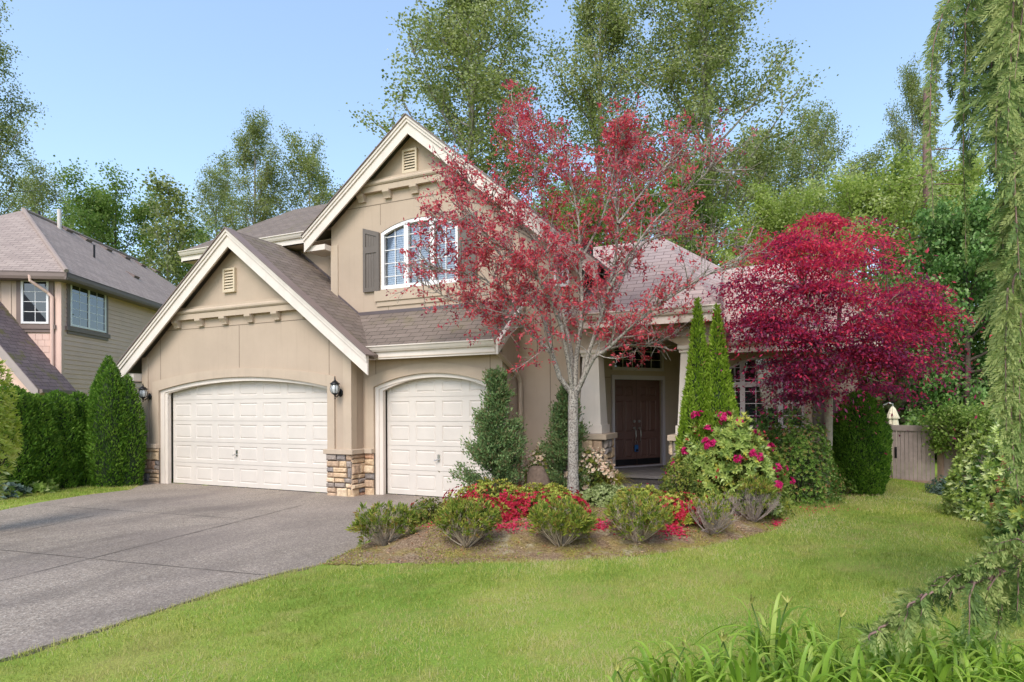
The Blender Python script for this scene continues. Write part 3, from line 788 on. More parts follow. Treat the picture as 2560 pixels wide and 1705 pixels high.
# dark shutter beside the wing window
m = MB(); F4.box(m, 11.52, 11.95, 1.25, 2.62, .004, .04)
for k in range(5): F4.box(m, 11.53+k*.084, 11.53+k*.084+.078, 1.26, 2.61, .0405, .05)
m.build('shutter', M['shutter'], house)
# stone skirt under the wing
stone_base([(F4, 9.8, 12.4, -.2, .95)], [(F4, 9.8, 12.45, .95)])
# lock box hanging from the door handle
lb = MB(); x = mid-.07; c0 = FD.p(x, .80, 0)
FD.box(lb, x-.045, x+.045, .70, .86, -.015, .035)
lbo = lb.build('lockbox', M['lockbox'], None, bevel=.012, loc=tuple(c0)); tag(lbo, 'small blue lock box hanging from the left handle of the brown front door', 'lock box')
sh = MB(); sh.tube([FD.p(x-.028, .86, .01), FD.p(x-.028, .94, .01), FD.p(x, .965, .01), FD.p(x+.028, .94, .01), FD.p(x+.028, .86, .01)], .007, 8)
so = sh.build('shackle', M['metal'], lbo); so.location = -Vector(c0)
db = MB(); FD.box(db, x-.03, x+.03, .715, .76, .035, .04); so = db.build('dial', M['metal_black'], lbo); so.location = -Vector(c0)

# ---- wall lanterns
def lantern(loc, label):
    t = empty('wall_lantern', loc, 0, label, 'wall lamp', 'lanterns beside the garage doors')
    b = MB(); b.lathe([(0, 0), (.055, 0), (.06, .012), (.04, .03), (0, .032)], n=18)
    b.v = [(p[0], -p[2], p[1]*1.35) for p in b.v]; b.build('mount', M['metal_black'], t, smooth=True)
    a = MB(); a.tube([(0, -.03, 0), (0, -.07, -.05), (0, -.115, -.085), (0, -.155, -.07), (0, -.16, -.03)], .011, 8); a.tube([(0, -.03, .02), (0, -.08, .0), (0, -.12, -.02), (0, -.16, -.03)], .008, 8)
    a.lathe([(0, -.135), (.01, -.125), (.014, -.11), (.006, -.095), (.012, -.08), (.02, -.05), (.045, -.03), (.06, -.02)], (0, -.16, 0), 12)
    a.build('arm', M['metal_black'], t)
    g = MB(); g.lathe([(.055, -.015), (.082, .03), (.088, .08), (.078, .13), (.062, .165)], (0, -.16, 0), 12); g.build('glass', M['lantern_glass'], t, smooth=True)
    c = MB()
    for k in range(8):
        w = 2*PI*k/8; pr = [(.057, -.015), (.085, .03), (.091, .08), (.081, .13), (.065, .165)]
        c.tube([(r*math.cos(w), -.16+r*math.sin(w), z) for r, z in pr], .005, 5)
    c.lathe([(.06, -.022), (.064, -.012), (.058, -.008)], (0, -.16, 0), 16)
    c.build('cage', M['metal_black'], t)
    r = MB(); r.lathe([(.066, .16), (.095, .165), (.098, .175), (.07, .2), (.045, .225), (.025, .235), (.022, .25), (.012, .262), (.016, .275), (.006, .29), (.009, .3), (.0, .33)], (0, -.16, 0), 18)
    r.build('cap', M['metal_black'], t, smooth=True)
    return t
lantern((-3.03, -.022, 2.06), 'black wall lantern left of the wide garage door, beside the clipped arborvitae')
lantern((2.79, -.002, 2.06), 'black wall lantern on the stucco pier between the two garage doors')
# =================================================================== NEIGHBOUR HOUSE
nb = empty('house', (0, 0, 0), 0, 'neighbouring tan house with lap siding and a hipped roof beyond the left hedge', 'house')
dn = np.array([math.cos(2.114), math.sin(2.114)])
Pc = pd(152, 900, 19.0)[:2]
NR = Fr(Pc, dn); NF = Fr(Pc, (dn[1], -dn[0]))
def hit(F, u, v, off=0.):
    r = ray(u, v); o = F.o+F.n*off; t = ((o-CPOS) @ F.n)/(r @ F.n); q = CPOS+r*t
    return float((q-F.o) @ F.u), float(q[2])
zz = lambda x, y: (x/3.2667, 520+y/3.2667)
ze = hit(NR, *zz(600, 575))[1]+.05
ze = 1.76+(1016.5-671)/1464.6*18.6
OVH = .45
Pr = np.array([*Pc, 0])+NR.n*OVH+NF.n*OVH; Pr[2] = ze
hd = np.array([*dn, 0])-NR.n                       # inward along the hip (plan)
nh = np.array([-hd[1], hd[0], 0]); r = ray(58, 525); tt = ((Pr-CPOS) @ nh)/(r @ nh); PKN = CPOS+r*tt
tN = float((PKN-Pr)[:2] @ hd[:2]/2); zpk = float(PKN[2])
PL_ = Pr-NR.n*(2*tN); dn3 = np.array([*dn, 0]); LEN = 15.
m = MB()
PKN = Pr+hd*tN; PKN[2] = zpk
m.slab([PL_, Pr, PKN], .05)
m.slab([Pr, Pr+dn3*LEN, PKN+dn3*(LEN-2*tN), PKN], .05)
m.slab([PL_+dn3*LEN, PL_, PKN, PKN+dn3*(LEN-2*tN)], .05)
m.slab([Pr+dn3*LEN, PL_+dn3*LEN, PKN+dn3*(LEN-2*tN)], .05)
m.build('roof', M['shingle_nb'], nb)
# hip cap
m = MB(); m.tube([Pr+np.array([0, 0, .03]), PKN+np.array([0, 0, .03])], .07, 6); m.tube([PKN+np.array([0, 0, .03]), PKN+dn3*(LEN-2*tN)+np.array([0, 0, .03])], .06, 6)
m.build('ridge_cap', M['shingle_nb'], nb)
m = MB()
def lap(F, a0, a1, z0, z1, e=.155):
    z = z0
    while z < z1:
        m.add([F.p(a0, z, .022), F.p(a1, z, .022), F.p(a1, z+e, .006), F.p(a0, z+e, .006), F.p(a0, z, 0), F.p(a1, z, 0)], [(0, 1, 2, 3), (4, 5, 1, 0)]); z += e
lap(NR, 0, LEN-1, -.3, ze-.1)
m.build('siding', M['nb_siding'], nb)
m = MB()
NF.wall(m, -2*tN+1, 0, const(-.3), const(ze-.02)); NR.wall(m, 0, LEN-1, const(-.3), const(ze-.02), th=.1)
a, z1_ = hit(NF, *zz(200, 1015))
for k in range(16): NF.box(m, -.55-.3*k-.03, -.55-.3*k+.03, z1_+.1, ze-.1, .001, .025)
m.build('wall', M['nb_siding2'], nb)
m = MB()                                            # shake course below the front window
for r_ in range(14):
    for k in range(14):
        zb = z1_-.05-.2*(r_+1); w = .2; a0 = -.12-w*(k+1)+(.07 if r_ % 2 else 0)
        NF.box(m, a0+.004, a0+w-.004, zb+.004+random.uniform(0, .01), zb+.2, .002, .022+random.uniform(0, .008))
m.build('shake', M['nb_siding'], nb)
m = MB(); NF.box(m, -.14, .0, -.3, ze-.1, .004, .03); NR.box(m, -.03, .1, -.3, ze-.1, .004, .035); m.build('corner_board', M['nb_siding'], nb)
# soffit, fascia, gutter in brown
m = MB()
for (p0, p1, n_) in ((PL_, Pr, NF.n), (Pr, Pr+dn3*LEN, NR.n)):
    d = np.array([0, 0, 1.])
    m.prism([p0+n_*.0-d*.0, p0+n_*.0-d*.15, p0-n_*.03-d*.24, p0-n_*.06-d*.24, p0-n_*.06-d*.0], p1-p0)
m.add([Pr-[0, 0, .24], Pr-NR.n*OVH-NF.n*OVH*0-[0, 0, .24]+0, np.array([*Pc, ze-.24]), Pr-NF.n*OVH-[0, 0, .24]], [(0, 1, 2, 3)])
m.add([Pr-[0, 0, .24], PL_-[0, 0, .24], PL_-NF.n*OVH-[0, 0, .24], Pr-NF.n*OVH-[0, 0, .24]], [(0, 1, 2, 3)])
m.add([Pr-[0, 0, .241], Pr+dn3*LEN-[0, 0, .241], Pr+dn3*LEN-NR.n*OVH-[0, 0, .241], Pr-NR.n*OVH-[0, 0, .241]], [(0, 1, 2, 3)])
m.build('gutter', M['brown_trim'], nb)
def nwin(F, ul, vt, ur, vb, cols, rows, slide, dark):
    (a0, zt), (a1, _) = hit(F, *zz(ul, vt)), hit(F, *zz(ur, vt)); zb = hit(F, *zz(ul, vb))[1]
    f = .065; w = MB()
    F.box(w, a0, a1, zt-f, zt, .02, .06); F.box(w, a0, a1, zb, zb+f, .02, .06); F.box(w, a0, a0+f, zb+f, zt-f, .02, .059); F.box(w, a1-f, a1, zb+f, zt-f, .02, .059)
    if slide: c = (a0+a1)/2; F.box(w, c-.04, c+.04, zb+f, zt-f, .021, .055)
    wo = w.build('window', M['white_vinyl'], nb)
    p = MB(); F.box(p, a0+f*.5, a1-f*.5, zb+f*.5, zt-f*.5, .024, .03); p.build('pane', dark, wo)
    g = MB()
    halves = [(a0+f, (a0+a1)/2-.04), ((a0+a1)/2+.04, a1-f)] if slide else [(a0+f, a1-f)]
    for (x0, x1) in halves:
        for k in range(1, cols): x = x0+(x1-x0)*k/cols; F.box(g, x-.009, x+.009, zb+f, zt-f, .0305, .036)
        for k in range(1, rows): z = zb+f+(zt-zb-2*f)*k/rows; F.box(g, x0, x1, z-.009, z+.009, .031, .037)
    g.build('muntin', M['white_vinyl'], wo)
    t = MB(); e = .14
    F.box(t, a0-e, a0-.003, zb-.03, zt+.03, .005, .045); F.box(t, a1+.003, a1+e, zb-.03, zt+.03, .005, .045)
    F.box(t, a0-e-.07, a1+e+.07, zt+.031, zt+.19, .005, .06); F.box(t, a0-e-.07, a1+e+.07, zb-.17, zb-.031, .005, .08); F.box(t, a0-e, a1+e, zb-.27, zb-.171, .005, .05)
    t.build('trim', M['brown_trim'], wo)
nwin(NF, 180, 585, 405, 945, 2, 4, False, M['glass_dark'])
nwin(NR, 563, 600, 853, 962, 2, 5, True, M['glass_dark'])
# down pipe
m = MB(); q = lambda a, z, o: NF.p(a, z, o)
m.tube([q(-.62, ze-.12, .42), q(-.62, ze-.3, .40), q(-.3, ze-.62, .10), q(-.2, ze-.75, .08), q(-.2, 2.4, .08), q(-.25, 2.28, .2)], .05, 8)
m.build('downspout', M['nb_siding'], nb)
# lower garage roof in front
a, zE = hit(NF, 191, 977); E1 = NF.p(a, zE); 
best = min(np.arange(.5, 9, .05), key=lambda s: abs(proj(E1-dn3*s)[0]-95)); E0 = E1-dn3*best
a2, zT = hit(NF, 0, 752); sl = (zT-zE)/(a-a2); T1 = NF.p(a-6, zE+sl*6); T0 = T1-dn3*best
m = MB(); m.slab([E0, E1, T1, T0], .05); m.build('garage_roof', M['shingle_nb2'], nb)
m = MB(); FG = Fr(E0[:2], NF.u)
FG.strip(m, [-6, 0], [E0[2]+sl*6-.36, E0[2]-.36], [E0[2]+sl*6-.02, E0[2]-.02], -.03, .03)
m.build('rake_board', m_plain('neighbour_fascia', (.36, .29, .27), .65, .06, 3, 40, .05), nb)
m = MB(); m.prism([E0+NR.n*.02, E0+NR.n*.1, E0+NR.n*.1-np.array([0, 0, .1]), E0+NR.n*.02-np.array([0, 0, .13])], E1-E0); m.build('gutter', M['brown_trim'], nb)
m = MB(); FG2 = Fr((E0+NR.n*-.5+dn3*.4)[:2], NF.u); FG2.wall(m, -6, 0, const(-.3), lambda a_: E0[2]-.1+sl*(.5-a_)-.2); Fr((E0+NR.n*-.5+dn3*.4)[:2], dn).wall(m, 0, best-.45, const(-.3), const(E0[2]+.2)); m.build('wall', M['nb_siding'], nb)
# roof vents and pipes, on the right slope
nrm = np.cross(dn3, (PKN-Pr)); nrm /= np.linalg.norm(nrm); nrm *= np.sign(nrm[2])
def onroof(x, y):
    r = ray(*zz(x, y)); return CPOS+r*(((Pr-CPOS) @ nrm)/(r @ nrm))
upv = np.cross(nrm, dn3); upv *= np.sign(upv[2])
for x, y in ((530, 170), (690, 250), (858, 328), (1010, 395), (1142, 458), (1258, 508), (1080, 548)):
    p = onroof(x, y); m = MB(); w, l, h = .2, .2, .1
    m.add([p-dn3*w-upv*l, p+dn3*w-upv*l, p+dn3*w+upv*l, p-dn3*w+upv*l, p-dn3*w-upv*l+nrm*h, p+dn3*w-upv*l+nrm*h, p+dn3*w+upv*l+nrm*.02, p-dn3*w+upv*l+nrm*.02], [(4, 5, 6, 7), (0, 1, 5, 4), (1, 2, 6, 5), (3, 0, 4, 7)])
    m.build('roof_vent', M['brown_trim'], nb)
for x, y, h, rr, mt in ((770, 405, .5, .035, 'metal_black'), (485, 165, .75, .07, 'white'), (322, 72, .22, .04, 'metal_black')):
    p = onroof(x, y); m = MB(); m.tube([p-[0, 0, .05], p+[0, 0, h]], rr, 10); m.build('vent_pipe', M[mt], nb)

# =================================================================== GROUND
def sstep(a, b, x): t = np.clip((x-a)/(b-a), 0, 1); return t*t*(3-2*t)
BEDP = [(800, 1412), (880, 1415), (1000, 1418), (1150, 1416), (1300, 1411), (1450, 1405), (1600, 1393), (1750, 1374), (1850, 1353), (1925, 1335), (1962, 1312), (1950, 1285), (1935, 1262), (1990, 1250), (2080, 1248), (2200, 1242)]
BED = [tuple(pz_(u, v, .03)[:2]) for u, v in BEDP]
BED += [(12.9, 4.2), (7.2, 3.6), (6.35, 1.3), (6.25, .3)]+[tuple(pz_(u, v, .03)[:2]) for u, v in ((1130, 1246), (1040, 1290), (950, 1335), (890, 1368), (830, 1395))]
BED = np.array(BED)
DRV = [tuple(pz_(u, v, .0)[:2]) for u, v in ((0, 1649), (117, 1612), (280, 1563), (420, 1519), (560, 1472), (673, 1440), (729, 1425), (805, 1411), (890, 1370), (950, 1338), (1040, 1292), (1130, 1248))]
DRV = [(4.2, -11.5), (5.4, -8.4)]+DRV+[(6.2, .5), (3.3, .5), (3.0, .15), (-3.38, .15)]+[tuple(pz_(u, v, 0)[:2]) for u, v in ((327, 1224), (210, 1238), (93, 1257), (0, 1276))]+[(-6.5, -5.6), (-9, -9.)]
DRV = np.array(DRV)
def inpoly(P, poly):
    x, y = P[:, 0], P[:, 1]; c = np.zeros(len(P), bool); n = len(poly); j = n-1
    for i in range(n):
        xi, yi = poly[i]; xj, yj = poly[j]
        k = ((yi > y) != (yj > y)) & (x < (xj-xi)*(y-yi)/(yj-yi+1e-12)+xi); c ^= k; j = i
    return c
def dpoly(P, poly):
    """distance to the outline"""
    best = np.full(len(P), 1e9); n = len(poly)
    for i in range(n):
        a, b = poly[i], poly[(i+1) % n]; ab = b-a; t = np.clip(((P-a) @ ab)/(ab @ ab+1e-12), 0, 1)
        best = np.minimum(best, np.hypot(*(P-(a+t[:, None]*ab)).T))
    return best
def hgt(x, y):
    x = np.asarray(x, float); y = np.asarray(y, float); sh = x.shape; P = np.stack([x.ravel(), y.ravel()], 1)
    X, Y = P[:, 0], P[:, 1]
    h = .05*np.sin(X*.7+1)*np.sin(Y*.6)*.5
    inb = inpoly(P, BED); db = dpoly(P, BED)
    h = np.where(inb, h*.3+.02+.18*sstep(0, 1.1, db)*(1-sstep(-.3, .9, Y)*(X < 10)), h+.02)
    ind = inpoly(P, DRV); dd = dpoly(P, DRV)
    h = np.where(ind, -.03, h*sstep(0, .8, dd)+np.where(inb, .02, .0))
    h += -.16*sstep(12.2, 14.5, X)*sstep(1.5, 5, Y)
    h += .06*sstep(.1, 1.6, dd)*(~ind)*sstep(2, 9, X)*(~inb)
    h = np.where(inb & (dd < .5), np.minimum(h, .03+.2*dd), h)
    return h.reshape(sh)
H = lambda x, y: float(hgt(np.array([x]), np.array([y]))[0])
def ground_at(u, v, dz=0.):
    """point of the terrain under a picture point"""
    z = 0.
    for _ in range(12):
        p = pz_(u, v, z); z = .5*z+.5*(H(p[0], p[1])+dz)
    return np.array([p[0], p[1], H(p[0], p[1])])

gx = np.concatenate([[-500, -300, -150, -80, -50, -35, -25, -18, -14, -11], np.arange(-9, 20.01, .16), [21, 23, 26, 30, 36, 45, 60, 90, 150, 300, 500]])
gy = np.concatenate([[-300, -150, -80, -45, -30, -22, -17, -14], np.arange(-12, 10.01, .16), [11, 12.5, 15, 18, 22, 28, 36, 50, 80, 130, 220, 400, 700]])
XX, YY = np.meshgrid(gx, gy); ZZ = hgt(XX, YY)
ZZ += np.where((YY > 12) | (XX < -9), .0, RNG.normal(0, .006, XX.shape))
V = np.stack([XX, YY, ZZ], -1).reshape(-1, 3); nx = len(gx); ny = len(gy)
ii, jj = np.meshgrid(np.arange(nx-1), np.arange(ny-1)); b = (jj*nx+ii).ravel()
F = np.stack([b, b+1, b+nx+1, b+nx], 1)
def m_lawn():
    m, nt, b, out = new_mat('lawn')
    v = coords(nt, kind='Position')
    n1 = noise(nt, v, .55, 4, .6); n2 = noise(nt, v, 2.6, 5, .65, .4); n3 = noise(nt, v, 60, 3, .7)
    c = ramp(nt, n1, [(.3, (.14, .23, .03)), (.55, (.21, .28, .045)), (.75, (.29, .29, .07))])
    c = mixc(nt, ramp(nt, n2, [(.5, (0, 0, 0)), (.72, (.75, .75, .75))]), c, (.30, .26, .085))
    c = mixc(nt, .5, c, ramp(nt, n3, [(.3, (.25, .25, .25)), (.7, (.75, .75, .75))]), 'OVERLAY')
    nt.links.new(c, b.inputs['Base Color']); b.inputs['Roughness'].default_value = .95; b.inputs['Specular IOR Level'].default_value = .1
    bump(nt, b, n3, .6, .02); return m
M['lawn'] = m_lawn()
g = np_mesh('ground', V, F, M['lawn'], smooth=True); tag(g, kind='structure')

# driveway: exposed aggregate slab with joints
def m_aggr():
    m, nt, b, out = new_mat('exposed_aggregate')
    v = coords(nt, kind='Position')
    vo = nt.nodes.new('ShaderNodeTexVoronoi'); vo.inputs['Scale'].default_value = 75; nt.links.new(v, vo.inputs['Vector'])
    c = ramp(nt, vo.outputs['Color'], [(0, (.105, .085, .065)), (.25, (.19, .155, .12)), (.5, (.265, .218, .17)), (.75, (.345, .29, .23)), (1, (.53, .47, .39))])
    n0 = noise(nt, v, 130, 3, .7); c = mixc(nt, .4, c, ramp(nt, n0, [(.3, (.3, .3, .3)), (.7, (.72, .7, .7))]), 'OVERLAY')
    n1 = noise(nt, coords(nt, (1, .55, 1), 'Position', (0, 0, .5)), .75, 5, .6, .6)
    c = mixc(nt, ramp(nt, n1, [(.42, (0, 0, 0)), (.72, (.75, .75, .75))]), c, (.10, .08, .068))
    n2 = noise(nt, v, .35, 3, .5); c = mixc(nt, ramp(nt, n2, [(.4, (0, 0, 0)), (.7, (.3, .3, .3))]), c, (.27, .215, .19))
    nt.links.new(c, b.inputs['Base Color']); b.inputs['Roughness'].default_value = .85; b.inputs['Specular IOR Level'].default_value = .35
    bump(nt, b, vo.outputs['Distance'], .5, .006); return m
M['aggr'] = m_aggr()
M['joint'] = m_plain('joint_filler', (.12, .10, .08), .95, .3, 6, 60, .2)
m = MB(); n = len(DRV)
import mathutils
tri = mathutils.geometry.tessellate_polygon([[Vector((*p, 0)) for p in DRV]])
m.add([(*p, 0.0) for p in DRV], [tuple(t) for t in tri], 0)
m.add([(*p, 0.0) for p in DRV]+[(*p, -.12) for p in DRV], [(i, (i+1) % n, n+(i+1) % n, n+i) for i in range(n)], 0)
for (u0, v0, u1, v1) in ((-160, 1493, 592, 1305), (-160, 1375, 236, 1289), (-60, 1369, 660, 1438), (100, 1263, 590, 1296), (592, 1305, 760, 1262)):
    a, b_ = pz_(u0, v0, 0)[:2], pz_(u1, v1, 0)[:2]; d = (b_-a)/np.linalg.norm(b_-a); s = np.array([-d[1], d[0]])
    K = 14; L = []; R_ = []
    for k in range(K+1):
        c = a+(b_-a)*k/K+s*random.uniform(-.006, .006); w = .006+random.uniform(-.003, .004)
        L.append((*(c+s*w), .004)); R_.append((*(c-s*w), .004))
    m.add(L+R_, [(i, i+1, K+1+i+1, K+1+i) for i in range(K)], 1)
o = m.build('driveway', [M['aggr'], M['joint']]); tag(o, kind='structure')
# make the driveway faces point up
# garden bed: bark and moss, draped
cs = .06
bx = np.arange(BED[:, 0].min(), BED[:, 0].max(), cs); by = np.arange(BED[:, 1].min(), BED[:, 1].max(), cs)
BX, BY = np.meshgrid(bx, by); P = np.stack([BX.ravel(), BY.ravel()], 1); ins = inpoly(P, BED); dB = dpoly(P, BED)
BZ = hgt(BX, BY)+.006+np.where(dB.reshape(BX.shape) > .1, np.abs(RNG.normal(0, .011, BX.shape)), 0)
nb_ = len(bx); ii, jj = np.meshgrid(np.arange(nb_-1), np.arange(len(by)-1)); q = (jj*nb_+ii).ravel()
okc = ins[q] & ins[q+1] & ins[q+nb_] & ins[q+nb_+1]; q = q[okc]
def m_bed():
    m, nt, b, out = new_mat('bark_and_moss')
    v = coords(nt, kind='Position')
    n0 = noise(nt, v, 45, 4, .7); n1 = noise(nt, v, 1.7, 5, .65, .5); n2 = noise(nt, v, 4.2, 4, .6)
    c = ramp(nt, n0, [(.25, (.10, .062, .038)), (.5, (.25, .165, .10)), (.72, (.44, .32, .21))])
    c = mixc(nt, ramp(nt, n1, [(.46, (0, 0, 0)), (.62, (.8, .8, .8))]), c, ramp(nt, n0, [(.3, (.17, .15, .03)), (.7, (.38, .30, .07))]))
    c = mixc(nt, ramp(nt, n2, [(.56, (0, 0, 0)), (.7, (.7, .7, .7))]), c, ramp(nt, n0, [(.3, (.30, .26, .16)), (.7, (.50, .43, .28))]))
    nt.links.new(c, b.inputs['Base Color']); b.inputs['Roughness'].default_value = .95; b.inputs['Specular IOR Level'].default_value = .1
    bump(nt, b, n0, .9, .03); return m
M['bed'] = m_bed()
o = np_mesh('garden_bed', np.stack([BX, BY, BZ], -1).reshape(-1, 3), np.stack([q, q+1, q+nb_+1, q+nb_], 1), M['bed']); tag(o, kind='structure')

pp = [(6.28, .98), (9.6, .98), (9.6, 2.0), (6.9, 2.0), (6.28, 1.2)]; m = MB(); m.add([(*p, .035) for p in pp]+[(*p, -.1) for p in pp], [(0, 1, 2, 3, 4)]+[(i, (i+1) % 5, 5+(i+1) % 5, 5+i) for i in range(5)])
o = m.build('path', M['concrete']); tag(o, kind='structure')
# =================================================================== SKY AND SUN
w = bpy.data.worlds.new('World'); SC.world = w; w.use_nodes = True
nt = w.node_tree; bg = nt.nodes['Background']; sk = nt.nodes.new('ShaderNodeTexSky'); sk.sky_type = 'NISHITA'
SUN_EL, SUN_AZ = math.radians(48), math.radians(172)     # azimuth of the sun: direction it comes from, clockwise from +Y
sk.sun_disc = False; sk.sun_elevation = SUN_EL; sk.sun_rotation = SUN_AZ; sk.air_density = 1.0; sk.dust_density = 1.6; sk.ozone_density = 1.5; sk.altitude = 50
veil = mixc(nt, .30, sk.outputs[0], (1.55, 2.15, 2.75)); nt.links.new(veil, bg.inputs[0]); bg.inputs[1].default_value = .14
sl_ = bpy.data.lights.new('sun', 'SUN'); sl_.energy = 1.1; sl_.angle = math.radians(30); sl_.color = (1, .945, .875)
so = bpy.data.objects.new('sun', sl_); COL.objects.link(so)
sd = Vector((math.sin(SUN_AZ)*math.cos(SUN_EL), math.cos(SUN_AZ)*math.cos(SUN_EL), math.sin(SUN_EL)))
so.rotation_euler = sd.to_track_quat('Z', 'Y').to_euler(); so.location = sd*60
SC.view_settings.view_transform = 'Standard'; SC.view_settings.look = 'None'; SC.view_settings.exposure = 1.38; SC.view_settings.gamma = 1
SC.view_settings.use_curve_mapping = False
SC.cycles.max_bounces = 8; SC.cycles.transparent_max_bounces = 12; SC.cycles.diffuse_bounces = 5; SC.cycles.caustics_reflective = False; SC.cycles.caustics_refractive = False
# =================================================================== VEGETATION
ML = {}
ML['cotton'] = m_leaf('cottonwood_leaf', [(.12, .16, .036), (.19, .235, .052), (.275, .32, .08), (.37, .41, .15), (.56, .58, .34)], .6, .5, spec=.4)
ML['maple_g'] = m_leaf('maple_leaf', [(.10, .18, .03), (.15, .25, .042), (.22, .33, .058), (.29, .39, .09), (.40, .47, .17)], .5)
ML['maple_y'] = m_leaf('young_maple_leaf', [(.22, .30, .05), (.30, .40, .07), (.38, .47, .10), (.46, .53, .16), (.56, .60, .28)], .55)
ML['deep'] = m_leaf('deep_green_leaf', [(.06, .14, .03), (.095, .20, .042), (.14, .26, .058), (.20, .33, .09), (.32, .43, .17)], .35)
ML['wood'] = m_leaf('understorey_leaf', [(.06, .10, .025), (.10, .15, .035), (.15, .20, .05), (.21, .24, .09), (.15, .125, .08)], .35)
ML['arb'] = m_leaf('arborvitae_spray', [(.045, .11, .01), (.08, .18, .014), (.12, .24, .02), (.17, .30, .03), (.23, .36, .05)], .35, .6, .25, (.07, .12, .015), 2.5)
ML['arb_l'] = m_leaf('bright_arborvitae_spray', [(.12, .21, .014), (.19, .31, .02), (.26, .39, .03), (.33, .46, .05), (.42, .53, .09)], .4, .6)
ML['core'] = m_plain('inner_foliage_fill', (.018, .034, .008), .95, .3, 6, 60, .5)  # near-black solid added inside the evergreens to block light
ML['jun'] = m_leaf('juniper_spray', [(.06, .12, .045), (.10, .18, .06), (.15, .24, .08), (.21, .31, .11), (.20, .16, .07)], .3, .6)
ML['boxy'] = m_leaf('low_shrub_leaf', [(.06, .095, .015), (.10, .15, .02), (.17, .22, .03), (.27, .30, .05), (.29, .23, .06)], .35)
ML['az'] = m_leaf('azalea_leaf', [(.15, .20, .025), (.28, .33, .04), (.42, .45, .065), (.54, .53, .11), (.42, .27, .07)], .4)
ML['az_d'] = m_leaf('azalea_inner_leaf', [(.03, .06, .012), (.06, .10, .02), (.11, .15, .03), (.20, .22, .05)], .35)
ML['red'] = m_leaf('red_petal', [(.36, .010, .025), (.50, .02, .05), (.60, .06, .11), (.43, .012, .025)], .4, .6)
ML['salmon'] = m_leaf('salmon_petal', [(.70, .16, .13), (.75, .26, .20), (.72, .10, .10)], .4, .6)
ML['pink'] = m_leaf('crimson_petal', [(.45, .005, .09), (.6, .012, .14), (.66, .03, .2)], .4, .6)
ML['cream'] = m_leaf('cream_petal', [(.72, .55, .36), (.78, .66, .50), (.74, .48, .36), (.80, .72, .58)], .4, .6)
ML['rho'] = m_leaf('rhododendron_leaf', [(.11, .17, .03), (.20, .28, .055), (.30, .39, .085), (.42, .50, .14), (.44, .43, .06)], .3, .4, spec=.45)
ML['barb'] = m_leaf('barberry_leaf', [(.07, .14, .022), (.12, .22, .032), (.18, .29, .045), (.27, .37, .08), (.40, .20, .09)], .4)
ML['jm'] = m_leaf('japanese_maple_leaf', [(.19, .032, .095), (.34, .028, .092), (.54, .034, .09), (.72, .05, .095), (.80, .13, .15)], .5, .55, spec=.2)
ML['plum'] = m_leaf('purple_plum_leaf', [(.27, .05, .10), (.48, .05, .085), (.66, .07, .10), (.77, .16, .16), (.68, .26, .30)], .5, .5, spec=.3)
ML['cedar'] = m_leaf('cedar_spray', [(.08, .13, .035), (.13, .20, .05), (.19, .27, .07), (.27, .34, .10), (.37, .41, .14)], .4, .6)
ML['twigshrub'] = m_leaf('narrow_shrub_leaf', [(.07, .12, .018), (.14, .21, .026), (.26, .32, .045), (.40, .40, .07), (.36, .19, .07)], .4)
ML['laurel'] = m_leaf('laurel_leaf', [(.12, .20, .035), (.24, .34, .06), (.38, .48, .10), (.52, .60, .18), (.62, .66, .32)], .3, .3, spec=.6)
ML['lily'] = m_leaf('daylily_blade', [(.14, .25, .025), (.21, .35, .035), (.29, .43, .05), (.40, .50, .10)], .4, .45, spec=.4)
ML['grass'] = m_leaf('grass_blade', [(.21, .275, .042), (.345, .40, .068), (.47, .485, .105), (.58, .535, .165), (.64, .54, .30)], .45, .6, .65, (.50, .41, .19), .9)
ML['bluegreen'] = m_leaf('blue_green_leaf', [(.08, .13, .10), (.13, .19, .15), (.20, .26, .20)], .3)
ML['litter'] = m_leaf('dry_leaf', [(.26, .11, .05), (.38, .21, .10), (.50, .37, .23), (.13, .08, .05)], .1, .9)
BK = {}
BK['grey'] = m_plain('grey_bark', (.27, .235, .20), .95, .35, 26, 60, .5, bdist=.01)
BK['brown'] = m_plain('brown_bark', (.12, .085, .065), .95, .3, 14, 60, .6, bdist=.015)
BK['twig'] = m_plain('twig_bark', (.40, .32, .235), .95, .25, 10, 60, .2)
BK['mauve'] = m_plain('mauve_twig', (.38, .30, .255), .95, .25, 10, 60, .2)
BK['dark'] = m_plain('dark_stem', (.06, .045, .03), .95, .3, 10, 60, .3)
BK['cedar'] = m_plain('cedar_bark', (.20, .12, .10), .9, .35, 18, 60, .5)
BK['olive'] = m_plain('maple_bark', (.33, .27, .20), .9, .25, 14, 60, .4)
def m_plumbark():
    m, nt, b, out = new_mat('plum_bark'); v = coords(nt, kind='Position')
    n1 = noise(nt, v, 38, 4, .7); n2 = noise(nt, v, 9, 4, .6)
    c = ramp(nt, n1, [(.40, (.09, .075, .065)), (.52, (.33, .295, .25)), (.7, (.42, .38, .33))])
    c = mixc(nt, ramp(nt, n2, [(.45, (0, 0, 0)), (.7, (.5, .5, .5))]), c, (.20, .15, .12))
    nt.links.new(c, b.inputs['Base Color']); b.inputs['Roughness'].default_value = .95; bump(nt, b, n1, .6, .01); return m
BK['plum'] = m_plumbark()

